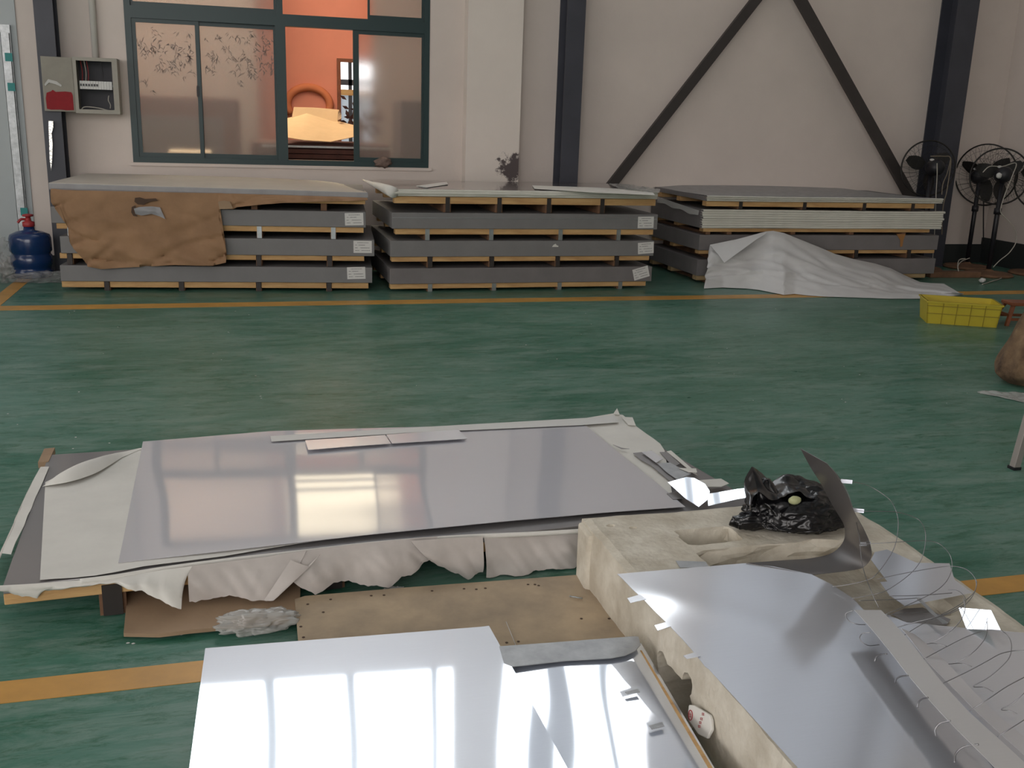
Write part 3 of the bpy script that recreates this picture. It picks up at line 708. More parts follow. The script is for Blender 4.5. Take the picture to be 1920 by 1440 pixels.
# middle stack
T2 = frame_T(Vector((1.29, 8.575, 0)), Vector((3.76, 8.585, 0)))
f2 = T2[0]; u = lambda px, z: U(T2, px, z)
lev = [(0, .026, .071, .209), (.211, .265, .309, .449), (.451, .502, .552, .690)]
ends = [((731, 1222), (733, 1212)), ((732, 1226), (735, 1219)), ((735, 1233), (742, 1226))]
posts = [[807, 927, 1050, 1164], [807, 923, 1047, 1158], [802, 922, 1052, 1161]]
labs = [((1202, 512), .27), ((1211, 465), .07), ((1211, 417), .02)]
for k, (z0, zb, z1, zt) in enumerate(lev):
    (pa, pb), (qa, qb) = ends[k]; ps = [u(x, zb) for x in posts[k]]
    pallet(T2, u(qa, zb), u(qb, zb), z0, z1, zb, ps, 'blackstrap' if k == 1 else 'zinc', f'pine pallet with metal straps under the {nm[k]} pack of the middle stack', split=(k == 1))
    lp = opl(*labs[k][0], T2[1]-T2[3]*.005, T2[3])
    pack(T2, u(pa, z1+.07), u(pb, z1+.07), z1+.001, zt, f'grey wrapped sheet pack with white label, {nm[k]} from the floor in the middle stack', lab=((lp-T2[1]).dot(T2[2]), lp.z, labs[k][1]), seam=(k == 2), m='greypack' if k != 0 else 'greypack2')
pt = pallet(T2, u(740, .8), u(1231, .8), .692, .826, .767, [u(x, .72) for x in (840, 937, 1030, 1130)], 'blackstrap', 'orange pine pallet atop the middle stack under the shiny sheets', plank_m='wood', pwid=.065)
t = thing('sheet_pile', f2((1.2, 0, .83)), 'shiny bare steel sheets with white paper edging atop the middle stack', 'sheets')
ua, ub = u(727, .86), u(1232, .86)
panel('top_sheet', [f2((ua-.0, DEP, .885)), f2((ub-.03, DEP, .885)), f2((ub-.03, .02, .888)), f2((ua+.03, .02, .888))], .003, 'bare_mirror', t, wave=.002)
box('core', ua+.03, ub-.05, .03, DEP-.01, .828, .880, 'greypack', t, T=f2)
for i, (z0, z1, o_) in enumerate(((.832, .850, .0), (.850, .868, -.012), (.868, .886, -.004))):
    rows = []
    for k in range(70):
        uu = ua+(ub-ua)*k/69; e = .006*nz((uu*4, i*3, 0)); rows.append([f2((uu, o_+e+.02, z0-.002)), f2((uu, o_+e-.003, z0)), f2((uu, o_+e*.6-.006, (z0+z1)/2)), f2((uu, o_+e, z1)), f2((uu, o_+.03, z1+.001))])
    V, Fc = gridmesh(rows); obj('paper_edge', V, Fc, 'whiteplank', t, smooth=True, solid=.002)
# rolled paper at the left end
Pq = [f2((ua-.02+.01*k, .01+.1*k, .885)) for k in range(13)]
V, Fc = tubev([f2((ua+.045, -.02, .862)), f2((ua+.02, .1, .872)), f2((ua-.02, .35, .885)), f2((ua-.06, .7, .89)), f2((ua-.07, 1.1, .89))], .032, 12, taper=[1.5, 1.4, 1.0, .5, .2]); obj('rolled_paper', V, Fc, 'paper', t, smooth=True)
def sheetpx(name, P, z, m, parent, T, th=.002, **k):
    V = [oz(x, y, z) for x, y in P]; V, Fc = prism(V, (0, 0, th)); return obj(name, V, Fc, m, parent, **k)
sheetpx('paper_strip', [(780, 349), (838, 341), (840, 346), (800, 352)], .893, 'sheet_white', t, T2)
sheetpx('paper_strip', [(998, 348), (1120, 352), (1222, 358), (1228, 366), (1110, 361), (1002, 354)], .896, 'paper', t, T2)
A_ = [oz(x, y, .9) for x, y in ((1142, 345), (1180, 347), (1210, 352), (1238, 355))]; B_ = [oz(x, y, .9) for x, y in ((1160, 354), (1190, 357), (1215, 360), (1236, 362))]
V, Fc = loft(A_, B_, 24, 10, disp=lambda p, s, q: Vector((0, 0, .02*abs(nz(p*14))))); obj('crumpled_film', V, Fc, 'clear2', t, smooth=True, solid=.001)
for x in (955, 960, 854):
    pass
bm_t = thing('paper_scrap', oz(1041, 461, 0), 'small white paper scrap stuck on the second pack of the middle stack', 'scrap')
V = [opl(x, y, T2[1]-T2[3]*.008, T2[3]) for x, y in ((1035, 463), (1038, 459), (1042, 457), (1044, 460), (1047, 461), (1047, 463))]
V, Fc = prism(V, (0, .002, 0)); obj('scrap', V, Fc, 'paper', bm_t)

# right stack
T3 = frame_T(Vector((4.335, 8.86, 0)), Vector((7.0, 8.86, 0)))
f3 = T3[0]; u = lambda px, z: U(T3, px, z)
pallet(T3, u(1307, .04), u(1737, .04), 0, .073, .028, [u(x, .03) for x in (1330, 1440, 1560, 1680)], 'blackstrap', 'pine pallet on the floor under the right stack', split=True, plank_m='wood_pale')
pack(T3, u(1307, .15), u(1753, .15), .074, .232, 'dull grey wrapped pack at the bottom of the right stack behind the white foam sheet', m='greypack2')
pallet(T3, u(1312, .3), u(1755, .3), .234, .322, .285, [u(x, .26) for x in (1340, 1480, 1607, 1706)], 'blackstrap', 'stained pine pallet above the bottom pack of the right stack', split=True)
pk = pack(T3, u(1311, .4), u(1759, .4), .323, .472, 'dull grey wrapped pack with an orange tape drip in the right stack', m='greypack2')
V = [opl(x, y, T3[1]-T3[3]*.008, T3[3]) for x, y in ((1681, 439), (1698, 439), (1694, 450), (1692, 462), (1688, 463), (1688, 450), (1684, 444))]
V, Fc = prism(V, (0, .002, 0)); obj('orange_tape', V, Fc, mat('orange_tape', (.34, .16, .05), .6), pk, label='orange tape drip')
pallet(T3, u(1320, .5), u(1745, .5), .474, .535, .50, [u(x, .48) for x in (1330, 1370, 1490, 1600, 1698)], None, 'thin pine pallet under the white edged pile of the right stack')
def edged_pile(T, ua, ub, z0, z1, n, label, seed, dark_left=True, top='greypack', m='whiteplank'):
    fn = T[0]; t = thing('sheet_pile', fn(((ua+ub)/2, 0, z0)), label, 'sheets'); h = (z1-z0)/n
    box('core', ua+.02, ub-.05, .03, DEP, z0+.001, z1-.006, top, t, T=fn)
    for i in range(n):
        za, zb_ = z0+i*h, z0+(i+1)*h; rows = []; ex = .02*nz((i, seed, 0)); e0 = .03*nz((seed, i*2.1, 0))
        for k in range(80):
            uu = ua+e0*.4+(ub+e0*.3+(i/n)*.02-ua)*k/79; e = .010*nz((uu*1.2, i*.35+seed, 0))-.010+.004*nz((uu*6, i*3, seed)); dz = .006*nz((uu*.8, i*.3, seed+2))
            rows.append([fn((uu, .04, za+dz)), fn((uu, e+.003, za+dz+.001)), fn((uu, e-.003, (za+zb_)/2+dz)), fn((uu, e+.003, zb_+dz-.001)), fn((uu, .04, zb_+dz))])
        V, Fc = gridmesh(rows); obj('paper_edge', V, Fc, m, t, smooth=True, solid=.0015)
    box('side_wrap', ua-.004, ua+.02, .025, DEP, z0, z1-.004, 'greypack2', t, T=fn)
    return t
edged_pile(T3, u(1316, .6), u(1765, .6), .537, .715, 8, 'thick pile with eight creamy white paper edges in the right stack', 3)
pallet(T3, u(1326, .76), u(1754, .76), .718, .795, .745, [u(x, .73) for x in (1390, 1510, 1622, 1713)], 'blackstrap', 'pine pallet near the top of the right stack', voff=.02)
tp0 = bpy.data.objects['sheet_pile.002']
tp = edged_pile(T3, u(1325, .83), u(1766, .83), .797, .845, 3, 'thin top pile with a white rolled edge and grey top on the right stack', 9)
rows = []
for i in range(40):
    s = i/39; row = []
    for j in range(14):
        v_ = DEP*1.04*j/13; uu = u(1325, .84)+(u(1764, .84)-u(1325, .84))*s
        row.append(f3((uu, v_+.0, .848+.018*math.exp(-((s-.45)/.4)**2)*(v_/DEP)-.05*max(0, (s-.85)/.15)**2*(v_/DEP)-.02*max(0, (.12-s)/.12)*(v_/DEP))))
    rows.append(row)
V, Fc = gridmesh(rows); obj('top_sheet', V, Fc, 'galv', tp, smooth=True, solid=.004)
# grey flap of paper at the left side of the right stack
A_ = [f3((-.012, .05+.2*k, .70+.01*k)) for k in range(6)]; B_ = [f3((-.03, .03+.2*k, .66-.02*(k % 2)+.01*k)) for k in range(6)]
V, Fc = loft(A_, B_, 20, 8, disp=lambda p, s, q: Vector((-.01*abs(nz(p*9)), 0, 0))); obj('loose_wrap', V, Fc, 'clear2', tp0, smooth=True, solid=.001)

# white foam sheet sliding off the right stack on to the floor
TPX = [(1329, 470), (1331, 460), (1350, 455), (1380, 449), (1410, 441), (1436, 434), (1450, 433), (1470, 437), (1500, 449), (1535, 463), (1565, 476), (1600, 486), (1640, 494), (1670, 503), (1698, 517), (1725, 529), (1745, 531), (1770, 532), (1785, 541), (1802, 551)]
BPX = [(1320, 541), (1335, 540), (1355, 539), (1375, 540), (1400, 541), (1425, 544), (1450, 549), (1470, 553), (1490, 551), (1515, 554), (1545, 556), (1580, 557), (1610, 558), (1640, 559), (1665, 560), (1690, 560), (1715, 560), (1740, 560), (1770, 557), (1802, 553)]
yf = 8.80
ta = []
for x, y in TPX:
    p = oy(x, y, yf)
    if p.z < .03: p = oz(x, y, .02)
    ta.append(p)
ba = [oz(x, y, .006) for x, y in BPX]
a_, b_ = paired(ta, ba, 5)
def wd(p, s, t):
    e = math.sin(math.pi*min(max(t, 0), 1))
    return Vector((0, -1, .35))*(e*(.05*nz((p.x*2.2+t*2, t*3, 1))+.035*nz((p.x*5-t*4, t*5, 7))+.024*max(0, 1-abs(nz((p.x*1.6+t*2.5, t*1.6, 4)))*9)+.018*max(0, 1-abs(nz((p.x*2.4-t*3, t*2, 14)))*9))) + Vector((0, 0, .015*e*(t > .75)))
V, Fc = loft(a_, b_, None, 40, disp=wd)
V = [Vector((v.x, v.y, max(v.z, .004))) for v in V]
ws = obj('white_foam_sheet', V, Fc, 'sheet_white', smooth=True, solid=.002, label='large wrinkled white foam sheet slipping off the right stack on to the floor', cat='foam sheet')
fl = [oy(x, y, yy) for x, y, yy in ((1331, 459, 8.76), (1380, 449, 8.75), (1440, 434, 8.76), (1400, 462, 8.60), (1358, 493, 8.50))]
A_ = [fl[0], fl[1], fl[2]]; B_ = [fl[4], fl[4].lerp(fl[3], .5), fl[3]]
V, Fc = loft([fl[0], fl[1], fl[2]], [fl[4], fl[4].lerp(fl[3], .55), fl[3].lerp(fl[2], .55)], 20, 10, disp=lambda p, s, t: Vector((0, -.012*math.sin(math.pi*t), 0)))
obj('folded_corner', V, Fc, 'sheet_white', ws, smooth=True, solid=.002, label='folded over corner')

# ------------------------------------------------------------------ right side: crate, stool, sack, fans
cr = thing('plastic_crate', (5.7, 6.75, 0), 'long yellow plastic crate on the green floor', 'crate')
cA, cB = Vector((5.40, 6.80, 0)), Vector((5.875, 6.56, 0)); e = (cB-cA).normalized(); nn_ = Vector((-e.y, e.x, 0)); L = (cB-cA).length; Dp = .30; Hc = .185
def fc(p): return cA+e*p[0]+nn_*p[1]+Vector((0, 0, p[2]))
th = .008
def wall_prism(P, d, nme, **k):
    V, Fc = prism([fc(p) for p in P], fc(d)-fc((0, 0, 0))); return obj(nme, V, Fc, 'crate', cr, **k)
s = .018
wall_prism([(0, 0, 0), (L, 0, 0), (L+s, -s, Hc), (-s, -s, Hc)], (0, th, 0), 'side_wall'); wall_prism([(0, Dp-th, 0), (L, Dp-th, 0), (L+s, Dp+s-th, Hc), (-s, Dp+s-th, Hc)], (0, th, 0), 'side_wall')
wall_prism([(0, 0, 0), (0, Dp, 0), (-s, Dp+s, Hc), (-s, -s, Hc)], (th, 0, 0), 'end_wall'); wall_prism([(L-th, 0, 0), (L-th, Dp, 0), (L+s-th, Dp+s, Hc), (L+s-th, -s, Hc)], (th, 0, 0), 'end_wall')
wall_prism([(0, 0, .002), (L, 0, .002), (L, Dp, .002), (0, Dp, .002)], (0, 0, th), 'bottom')
mb = MB(); o_ = s+.008
mb.box(-o_, L+o_, -o_, -s+.006, Hc-.012, Hc, T=fc); mb.box(-o_, L+o_, Dp+s-.006, Dp+o_, Hc-.012, Hc, T=fc); mb.box(-o_, -s+.006, -s+.006, Dp+s-.006, Hc-.012, Hc, T=fc); mb.box(L+s-.006, L+o_, -s+.006, Dp+s-.006, Hc-.012, Hc, T=fc)
mb.build('rim', 'crate', cr)
dk = mat('crate_rib_plastic', (.30, .23, .02), .5)
for zr in (.085, .148): box('rib', -.002-s*zr/Hc, L+.002+s*zr/Hc, -.0045-s*zr/Hc, 0-s*zr/Hc, zr-.003, zr+.003, dk, cr, T=fc)
for k in range(1, 5):
    xk = L*k/5; V, Fc = prism([fc((xk-.0025, -.0045, .0)), fc((xk+.0025, -.0045, .0)), fc((xk+.0025, -.0045-s, Hc-.012)), fc((xk-.0025, -.0045-s, Hc-.012))], fc((0, .005, 0))-fc((0, 0, 0)))
    obj('rib', V, Fc, dk, cr)
# stool
st = thing('wooden_stool', (6.2, 6.95, 0), 'small reddish brown wooden stool beside the yellow crate', 'stool')
fl_, bl_ = oz(1887, 611, 0), oz(1871, 605, 0); dv = (bl_-fl_).normalized(); wv = Vector((dv.y, -dv.x, 0)); SD, SW = .24, .34
def fs(p): return fl_+wv*p[0]+dv*p[1]+Vector((0, 0, p[2]))
hS = .185
box('seat', .04, SW-.04, .035, SD-.035, hS-.028, hS, 'stool', st, T=fs, bevel=.005)
def leg(x0, y0, x1, y1):
    r = .014; V = [fs((x0+a, y0+b, 0)) for a, b in ((-r, -r), (r, -r), (r, r), (-r, r))]+[fs((x1+a, y1+b, hS-.028)) for a, b in ((-r, -r), (r, -r), (r, r), (-r, r))]
    obj('leg', V, BF, 'stool', st, bevel=.002)
leg(0, 0, .065, .06); leg(SW, 0, SW-.065, .06); leg(SW, SD, SW-.065, SD-.06); leg(0, SD, .065, SD-.06)
box('stretcher', .02, SW-.02, .012, .024, .04, .062, 'stool', st, T=fs); box('stretcher', .02, SW-.02, SD-.024, SD-.012, .04, .062, 'stool', st, T=fs)
box('stretcher', .018, .030, .02, SD-.02, .072, .094, 'stool', st, T=fs); box('stretcher', SW-.030, SW-.018, .02, SD-.02, .072, .094, 'stool', st, T=fs)
# burlap sack
c = oz(1908, 728, 0)
bm = bmesh.new(); bmesh.ops.create_icosphere(bm, subdivisions=5, radius=1); V = []
for v in bm.verts:
    h = (v.co.z+1)/2; ang = math.atan2(v.co.y, v.co.x)
    rr = (.225-.165*h**.85)*(1-max(0, (.1-h)*2))
    d = Vector((v.co.x, v.co.y, 0)); d = d.normalized() if d.length > 0 else d
    rad = math.sqrt(max(0, 1-v.co.z**2))**.25*rr*(1+.09*math.sin(ang*7+h*2)*(.3+h)+.22*nz((v.co.x*1.5, v.co.y*1.5, h*2.5)))
    V.append(Vector((c.x+.14+d.x*rad+.03*h, c.y+.1+d.y*rad, max(.0, .56*h+.02*nz(v.co*3)))))
Fc = [tuple(v.index for v in f.verts) for f in bm.faces]; bm.free()
sk = obj('burlap_sack', V, Fc, 'burlap', smooth=True, label='stained brown burlap sack standing at the right edge of the photo', cat='sack')
P = [(1832, 735), (1850, 733), (1880, 736), (1925, 736), (1990, 740)]; Q = [(1834, 737), (1870, 744), (1890, 748), (1925, 756), (1990, 770)]
V, Fc = loft([oz(*p, .012) for p in P], [oz(*q, .004) for q in Q], 40, 12, disp=lambda p, s, t: Vector((0, 0, .012*abs(nz(p*16)))))
obj('plastic_sheet', V, Fc, 'clear2', smooth=True, solid=.001, label='crinkled clear plastic sheet on the floor at the right edge', cat='film')
c = oz(1902, 882, 0)
t = thing('metal_leg', c, 'dull square steel table leg with black foot at the right edge', 'table leg')
box('tube', c.x-.004, c.x+.030, c.y, c.y+.034, .012, .75, 'tablesteel', t, T=lambda p: Vector((p[0]+.13*p[2], p[1], p[2])), bevel=.002); box('foot_cap', c.x-.006, c.x+.036, c.y-.002, c.y+.04, 0, .014, 'black', t)

# pedestal fans
def fan(base, hz, hr, yaw, tilt, label, pole_r=.022, basedisc=True, head_off=(0, 0, 0)):
    t = thing('pedestal_fan', base, label, 'fan'); b = Vector(base)
    if basedisc:
        V, Fc = lathe(b, [(.02, 0), (.25, 0), (.26, .012), (.24, .03), (.06, .05), (.03, .07)], 36); obj('base', V, Fc, 'wood_dark', t, smooth=False)
    tube('pole', [b+Vector((0, 0, .04)), b+Vector((0, 0, hz-.04))], pole_r, 'black', t, n=14)
    tube('collar', [b+Vector((0, 0, hz*.62)), b+Vector((0, 0, hz*.68))], pole_r*1.5, 'black', t, n=14)
    rot = Matrix.Rotation(yaw, 4, 'Z')@Matrix.Rotation(tilt, 4, 'X'); hc = b+Vector((0, 0, hz))+Vector(head_off)
    def H(x, y, z): return hc+rot@Vector((x, y, z))
    V, Fc = lathe((0, 0, 0), [(.02, -.02), (.07, -.015), (.085, .03), (.085, .15), (.06, .19), (.02, .2)], 20)
    V = [H(v.x, v.z, v.y) for v in V]; mo = obj('motor', V, Fc, 'black', t, smooth=True)
    V, Fc = cyl((0, 0, 0), .012, .012, 10); obj('label_plate', [H(v.x*2+.05, v.z+.1, v.y+.082) for v in V], Fc, 'white', mo)
    tube('bracket', [H(0, .08, -.06), b+Vector((0, 0, hz-.05))], .03, 'black', t, n=8)
    ringpts = lambda r, y: [H(r*math.cos(2*math.pi*k/48), y, r*math.sin(2*math.pi*k/48)) for k in range(48)]
    tube('guard_ring', ringpts(hr, -.09), .009, 'wire', t, n=6, closed=True)
    mb = MB()
    for k in range(28):
        a = 2*math.pi*k/28; a2 = a+.25
        for yy, y1 in ((-.02, -.09), (-.16, -.09)):
            mb.add(*tubev([H(.06*math.cos(a), yy, .06*math.sin(a)), H(hr*.55*math.cos(a+.1), yy, hr*.55*math.sin(a+.1)), H(hr*.9*math.cos(a2), yy*.7+y1*.3, hr*.9*math.sin(a2)), H(hr*math.cos(a2), y1, hr*math.sin(a2))], .0014, 4))
    for rr in (.3, .55, .8): mb.add(*tubev(ringpts(hr*rr, -.022), .0015, 4, closed=True))
    mb.build('guard_wires', 'wire', t, kind='stuff')
    for k in range(3):
        a = 2*math.pi*k/3+.4; mbv = []
        for j in range(7):
            r_ = .06+(hr*.88-.06)*j/6; wv = .05+.09*math.sin(math.pi*min(j/6*.9+.1, 1))
            for sgn in (-1, 1):
                mbv.append(H(r_*math.cos(a)-sgn*wv*.5*math.sin(a), -.09+sgn*.02, r_*math.sin(a)+sgn*wv*.5*math.cos(a)))
        obj('blade', mbv, [(2*j, 2*j+1, 2*j+3, 2*j+2) for j in range(6)], 'wire', t, solid=.003, smooth=True)
    return t
def px_floor(px, py): return oz(px, py, 0)
b1 = px_floor(1852, 516); h1 = oy(1886, 330, b1.y).z
fan((b1.x, b1.y, 0), h1, .30, R(150), R(8), 'black pedestal fan on a round brown base at the far right', pole_r=.026, head_off=(.02, .05, 0))
b2 = Vector((oy(1812, 500, 9.72).x, 9.72, 0)); h2 = oy(1838, 330, 9.72).z
fan((b2.x, b2.y, 0), h2, .345, R(120), R(-4), 'black pedestal fan with a large tilted guard, behind the other far right fan', pole_r=.024, head_off=(.12, .10, .0))
b3 = Vector((oy(1722, 400, 9.55).x-.07, 9.62, 0)); h3 = oy(1750, 335, 9.62).z
fan((7.42, 9.62, 0), oy(1748, 315, 9.62).z, .30, R(165), R(5), 'black fan half hidden behind the right stack beside the dark column', pole_r=.024, head_off=(-.0, -.0, 0))
b4 = Vector((oy(1938, 505, 9.2).x, 9.2, 0)); fan((b4.x, b4.y, 0), oy(1930, 340, 9.2).z, .32, R(150), R(0), 'black pedestal fan cut off by the right edge of the photo', head_off=(.0, .0, 0))
# cables of the fans
def cablepx(P, r, m, label, Y=None, group=None):
    pts = [oy(x, y, yy) if yy > 0 else oz(x, y, .008) for x, y, yy in P]
    return tube('cable', spline(pts, 6), r, m, n=6, label=label, cat='cable', group=group)
cablepx([(1843, 323, 9.0), (1856, 312, 9.0), (1880, 312, 9.0), (1905, 306, 9.0), (1898, 330, 8.95), (1884, 365, 8.95), (1876, 395, 8.95), (1885, 408, 8.95), (1900, 425, 8.95), (1906, 450, 8.95), (1893, 473, 8.95), (1875, 488, 8.95), (1862, 501, 8.95)], .005, 'cable', 'thin pale cable looping from the far right fan down to its base')
cablepx([(1810, 485, 9.2), (1798, 488, 9.2), (1796, 504, 9.1), (1803, 517, -1), (1815, 513, -1), (1822, 508, -1), (1850, 510, -1), (1880, 513, -1), (1878, 521, -1), (1862, 527, -1), (1842, 533, -1)], .006, 'cable', 'pale cable coiled on the floor around the fan bases')
cablepx([(1818, 484, 9.2), (1803, 490, 9.2), (1796, 500, 9.15), (1800, 513, -1), (1790, 516, -1), (1786, 513, -1)], .005, 'cable', 'second pale cable loop on the floor left of the fan bases')
cablepx([(1757, 306, 9.3), (1757, 330, 9.3), (1755, 368, 9.3), (1752, 440, 9.32), (1748, 494, 9.35), (1747, 508, 9.35)], .005, 'cable', 'straight pale cable hanging behind the end of the right stack')
cablepx([(1745, 293, 9.3), (1770, 293, 9.3), (1782, 296, 9.3), (1781, 320, 9.3), (1775, 360, 9.3), (1768, 390, 9.3), (1766, 440, 9.3)], .006, 'dimcable', 'brown cable hanging down the dark right column')
cablepx([(1782, 300, 9.32), (1776, 325, 9.32), (1768, 345, 9.32), (1766, 365, 9.3)], .005, 'dimcable', 'second brown cable bunched beside the dark right column')
cablepx([(1845, 350, 9.9), (1844, 400, 9.9), (1844, 452, 9.9)], .007, 'black', 'black cable hanging on the right wall between the fan poles')
cablepx([(1900, 390, 9.9), (1895, 430, 9.9), (1888, 455, 9.9)], .008, 'redcable', 'red cable hanging on the wall right of the fan poles')
c = oz(1841, 531, 0); blob('cable_plug', (c.x, c.y, .03), (.035, .03, .025), 'white', 3, .2, label='white plug lying on the floor by the fan bases', cat='plug')
c = oy(1836, 326, 9.3); blob('socket', (c.x, 9.0, c.z), (.035, .02, .03), 'white', 8, .15, n=2, label='white socket hanging on the far right fans', cat='socket')
# planks lying at the wall foot
bp_ = [oz(1755, 500, .05), oz(1830, 500, .05)]
V, Fc = prism([Vector((7.15, 9.05, 0)), Vector((7.75, 9.0, 0)), Vector((7.75, 9.12, 0)), Vector((7.15, 9.17, 0))], (0, 0, .06)); obj('timber_offcut', V, Fc, 'wood_dark', bevel=.004, label='dark timber offcut on the floor right of the right stack', cat='timber')

# ------------------------------------------------------------------ left side: water bottle and plastic
c = oz(60, 513, 0); bt = thing('water_bottle', (c.x, 9.6, 0), 'large blue water bottle with red pump against the left wall', 'bottle')
cb = Vector((oy(58, 470, 9.62).x, 9.62, 0)); rb_ = .175
V, Fc = lathe(cb, [(.13, 0), (.165, .012), (.172, .06), (.158, .075), (.158, .10), (.172, .115), (.172, .19), (.16, .205), (.16, .22), (.173, .235), (.172, .345), (.162, .375), (.11, .40), (.048, .415), (.04, .455)], 32)
obj('body', V, Fc, 'bottle', bt, smooth=True)
V, Fc = lathe(cb, [(.045, .445), (.05, .45), (.05, .485), (.025, .495), (.02, .53), (.045, .535), (.045, .55), (.02, .555)], 20); obj('pump', V, Fc, 'red', bt, smooth=True, label='red hand pump')
tube('spout', spline([cb+Vector((0, 0, .50)), cb+Vector((-.05, -.02, .51)), cb+Vector((-.08, -.03, .48))]), .011, 'red', bt)
def crumple(name, c, s, m, seed, label, amp=.55, n=5):
    return blob(name, c, s, m, seed, amp, n=n, fs=2.6, flat=.003, label=label, cat='plastic bag')
crumple('plastic_bag', (-2.05, 9.25, .2), (.17, .13, .24), 'clear', 2, 'clear plastic film bunched against the door left of the blue bottle')
a = oz(30, 520, 0); crumple('plastic_bag', (a.x+.02, a.y+.02, .06), (.13, .10, .11), 'clear2', 9, 'whitish crumpled plastic bag at the start of the yellow line')
a = oz(85, 528, 0); crumple('plastic_bag', (a.x, a.y-.02, .035), (.24, .08, .05), 'clear', 12, 'thin clear plastic lying between the bag and the left stack')

# ------------------------------------------------------------------ low pallet of sheets in the middle
ZA = .132
qa = {'BL': Vector((-.76, 4.15, 0)), 'BR': Vector((1.70, 4.27, 0)), 'FR': Vector((1.86, 3.10, 0)), 'FL': Vector((-.695, 2.945, 0))}
t = thing('pallet', (.5, 3.5, 0), 'low pine pallet on the green floor under the large shiny sheet', 'pallet')
def qp(s, r, z):     # s 0..1 left to right, r 0..1 front to back
    a = qa['FL'].lerp(qa['FR'], s); b = qa['BL'].lerp(qa['BR'], s); p = a.lerp(b, r); return Vector((p.x, p.y, z))
for (r0, r1) in ((0, .08), (.46, .54), (.92, 1)):
    V, Fc = prism([qp(.0, r0, .072), qp(.99, r0, .072), qp(.99, r1, .072), qp(.0, r1, .072)], (0, 0, .035)); obj('plank', V, Fc, 'wood', t, bevel=.003)
for s in (.10, .36, .62, .9):
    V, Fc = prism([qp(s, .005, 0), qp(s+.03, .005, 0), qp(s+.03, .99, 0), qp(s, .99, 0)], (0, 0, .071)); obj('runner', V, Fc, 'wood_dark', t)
    V, Fc = prism([qp(s+.004, -.006, .004), qp(s+.026, -.006, .004), qp(s+.026, -.003, .004), qp(s+.004, -.003, .004)], (0, 0, .10)); obj('strap', V, Fc, 'blackstrap', t)
V, Fc = prism([qp(0.0, 0.0, .108), qp(1, 0, .108), qp(1, 1, .108), qp(0, 1, .108)], (0, 0, ZA-.108))
obj('sheet_pile', V, Fc, 'mirror_dark', bevel=.002, label='flat pile of dark grey steel sheets lying on the low pallet', cat='sheets')
# white paper folded round the left edge
P0 = [oz(76, 876, ZA+.004), oz(60, 905, ZA+.004), oz(40, 950, ZA+.004), oz(20, 1000, ZA+.003), oz(3, 1038, ZA)]
P1 = [oz(92, 876, ZA+.004), oz(80, 905, ZA+.004), oz(62, 945, ZA+.004), oz(42, 990, ZA+.004), oz(20, 1040, ZA+.002)]
P2 = [p+Vector((-.035, 0, -.07)) for p in P0]
V, Fc = loft(P1, P0, 30, 6, disp=lambda p, s, q: Vector((.004*nz(p*9), 0, .004*nz(p*11))))
lw = obj('paper_edging', V, Fc, 'paper', smooth=True, solid=.002, label='white paper strip folded over the left edge of the low sheet pile', cat='paper')
V, Fc = loft(P0, P2, 30, 6, disp=lambda p, s, q: Vector((.012*nz(p*9)*q, 0, 0))); obj('hanging_edge', V, Fc, 'paper_old', lw, smooth=True, solid=.002)
V, Fc = prism([oz(84, 852, .11), oz(104, 850, .11), oz(92, 876, .11), oz(72, 878, .11)], (0, 0, .025)); obj('brown_edge', V, Fc, 'card', lw, label='brown board showing at the back corner')

# paper hanging all along the front
yd = 2.925
def fy(x): return 2.945+(3.10-2.945)*((x+.695)/2.555)
def ofr(px, py, off):     # on the vertical plane of the pile's front, OFF metres in front of it
    n = Vector((-(3.10-2.945), 2.555, 0)).normalized(); return opl(px, py, qa['FL']-n*off, n)
def drape(name, T_, B_, offt, offb, m, seed, parent=None, amp=.03, **k):
    a = [ofr(x, y, offt) for x, y in T_]; b = [ofr(x, y, offb[i] if isinstance(offb, (list, tuple)) else offb) for i, (x, y) in enumerate(B_)]
    b = [Vector((p.x, p.y, max(p.z, .004))) for p in b]
    a, b = paired(a, b, 7)
    b = [Vector((p.x, p.y, max(.004, p.z+.010*nz((p.x*22, seed, 0))+.006*nz((p.x*60, seed, 2))))) for p in b]
    V, Fc = loft(a, b, None, 22, disp=lambda p, s, t: Vector((0, -1, 0))*(amp*(nz((p.x*8, p.z*6, seed))+.7*abs(nz((p.x*17+p.z*12, p.z*8, seed+3))))*min(1, t*2)+.010*math.sin(math.pi*t)))
    V = [Vector((v.x, v.y, max(v.z, .003))) for v in V]
    return obj(name, V, Fc, m, parent, smooth=True, solid=.0015, **k)
dr1 = drape('wrapping_paper', [(0, 1098), (20, 1097), (68, 1094), (120, 1090), (190, 1085), (240, 1078), (275, 1074), (310, 1068), (343, 1064), (360, 1062)],
            [(2, 1104), (20, 1115), (68, 1124), (80, 1112), (150, 1098), (215, 1090), (262, 1100), (300, 1120), (340, 1138), (341, 1096)], .012, [.02, .02, .03, .02, .02, .02, .04, .07, .09, .03], 'paper', 1,
            label='torn white wrapping paper hanging from the low sheet pile, left part', cat='paper')
dr2 = drape('wrapping_paper', [(352, 1062), (400, 1056), (450, 1050), (500, 1044), (545, 1036), (575, 1032)],
            [(355, 1131), (395, 1122), (430, 1115), (470, 1122), (500, 1127), (560, 1062)], .010, [.05, .05, .06, .07, .09, .05], 'paper_old', 4,
            label='off-white wrapping paper flap hanging above the cardboard on the floor', cat='paper')
V, Fc = loft([ofr(545, 1050, .055), ofr(580, 1060, .06), ofr(600, 1040, .05)], [ofr(495, 1126, .10), ofr(512, 1124, .11), ofr(530, 1108, .10)], 12, 12, disp=lambda p, s, t: Vector((0, -.01*math.sin(math.pi*s), 0)))
obj('twisted_strip', V, Fc, 'paper_old', dr2, smooth=True, solid=.0015)
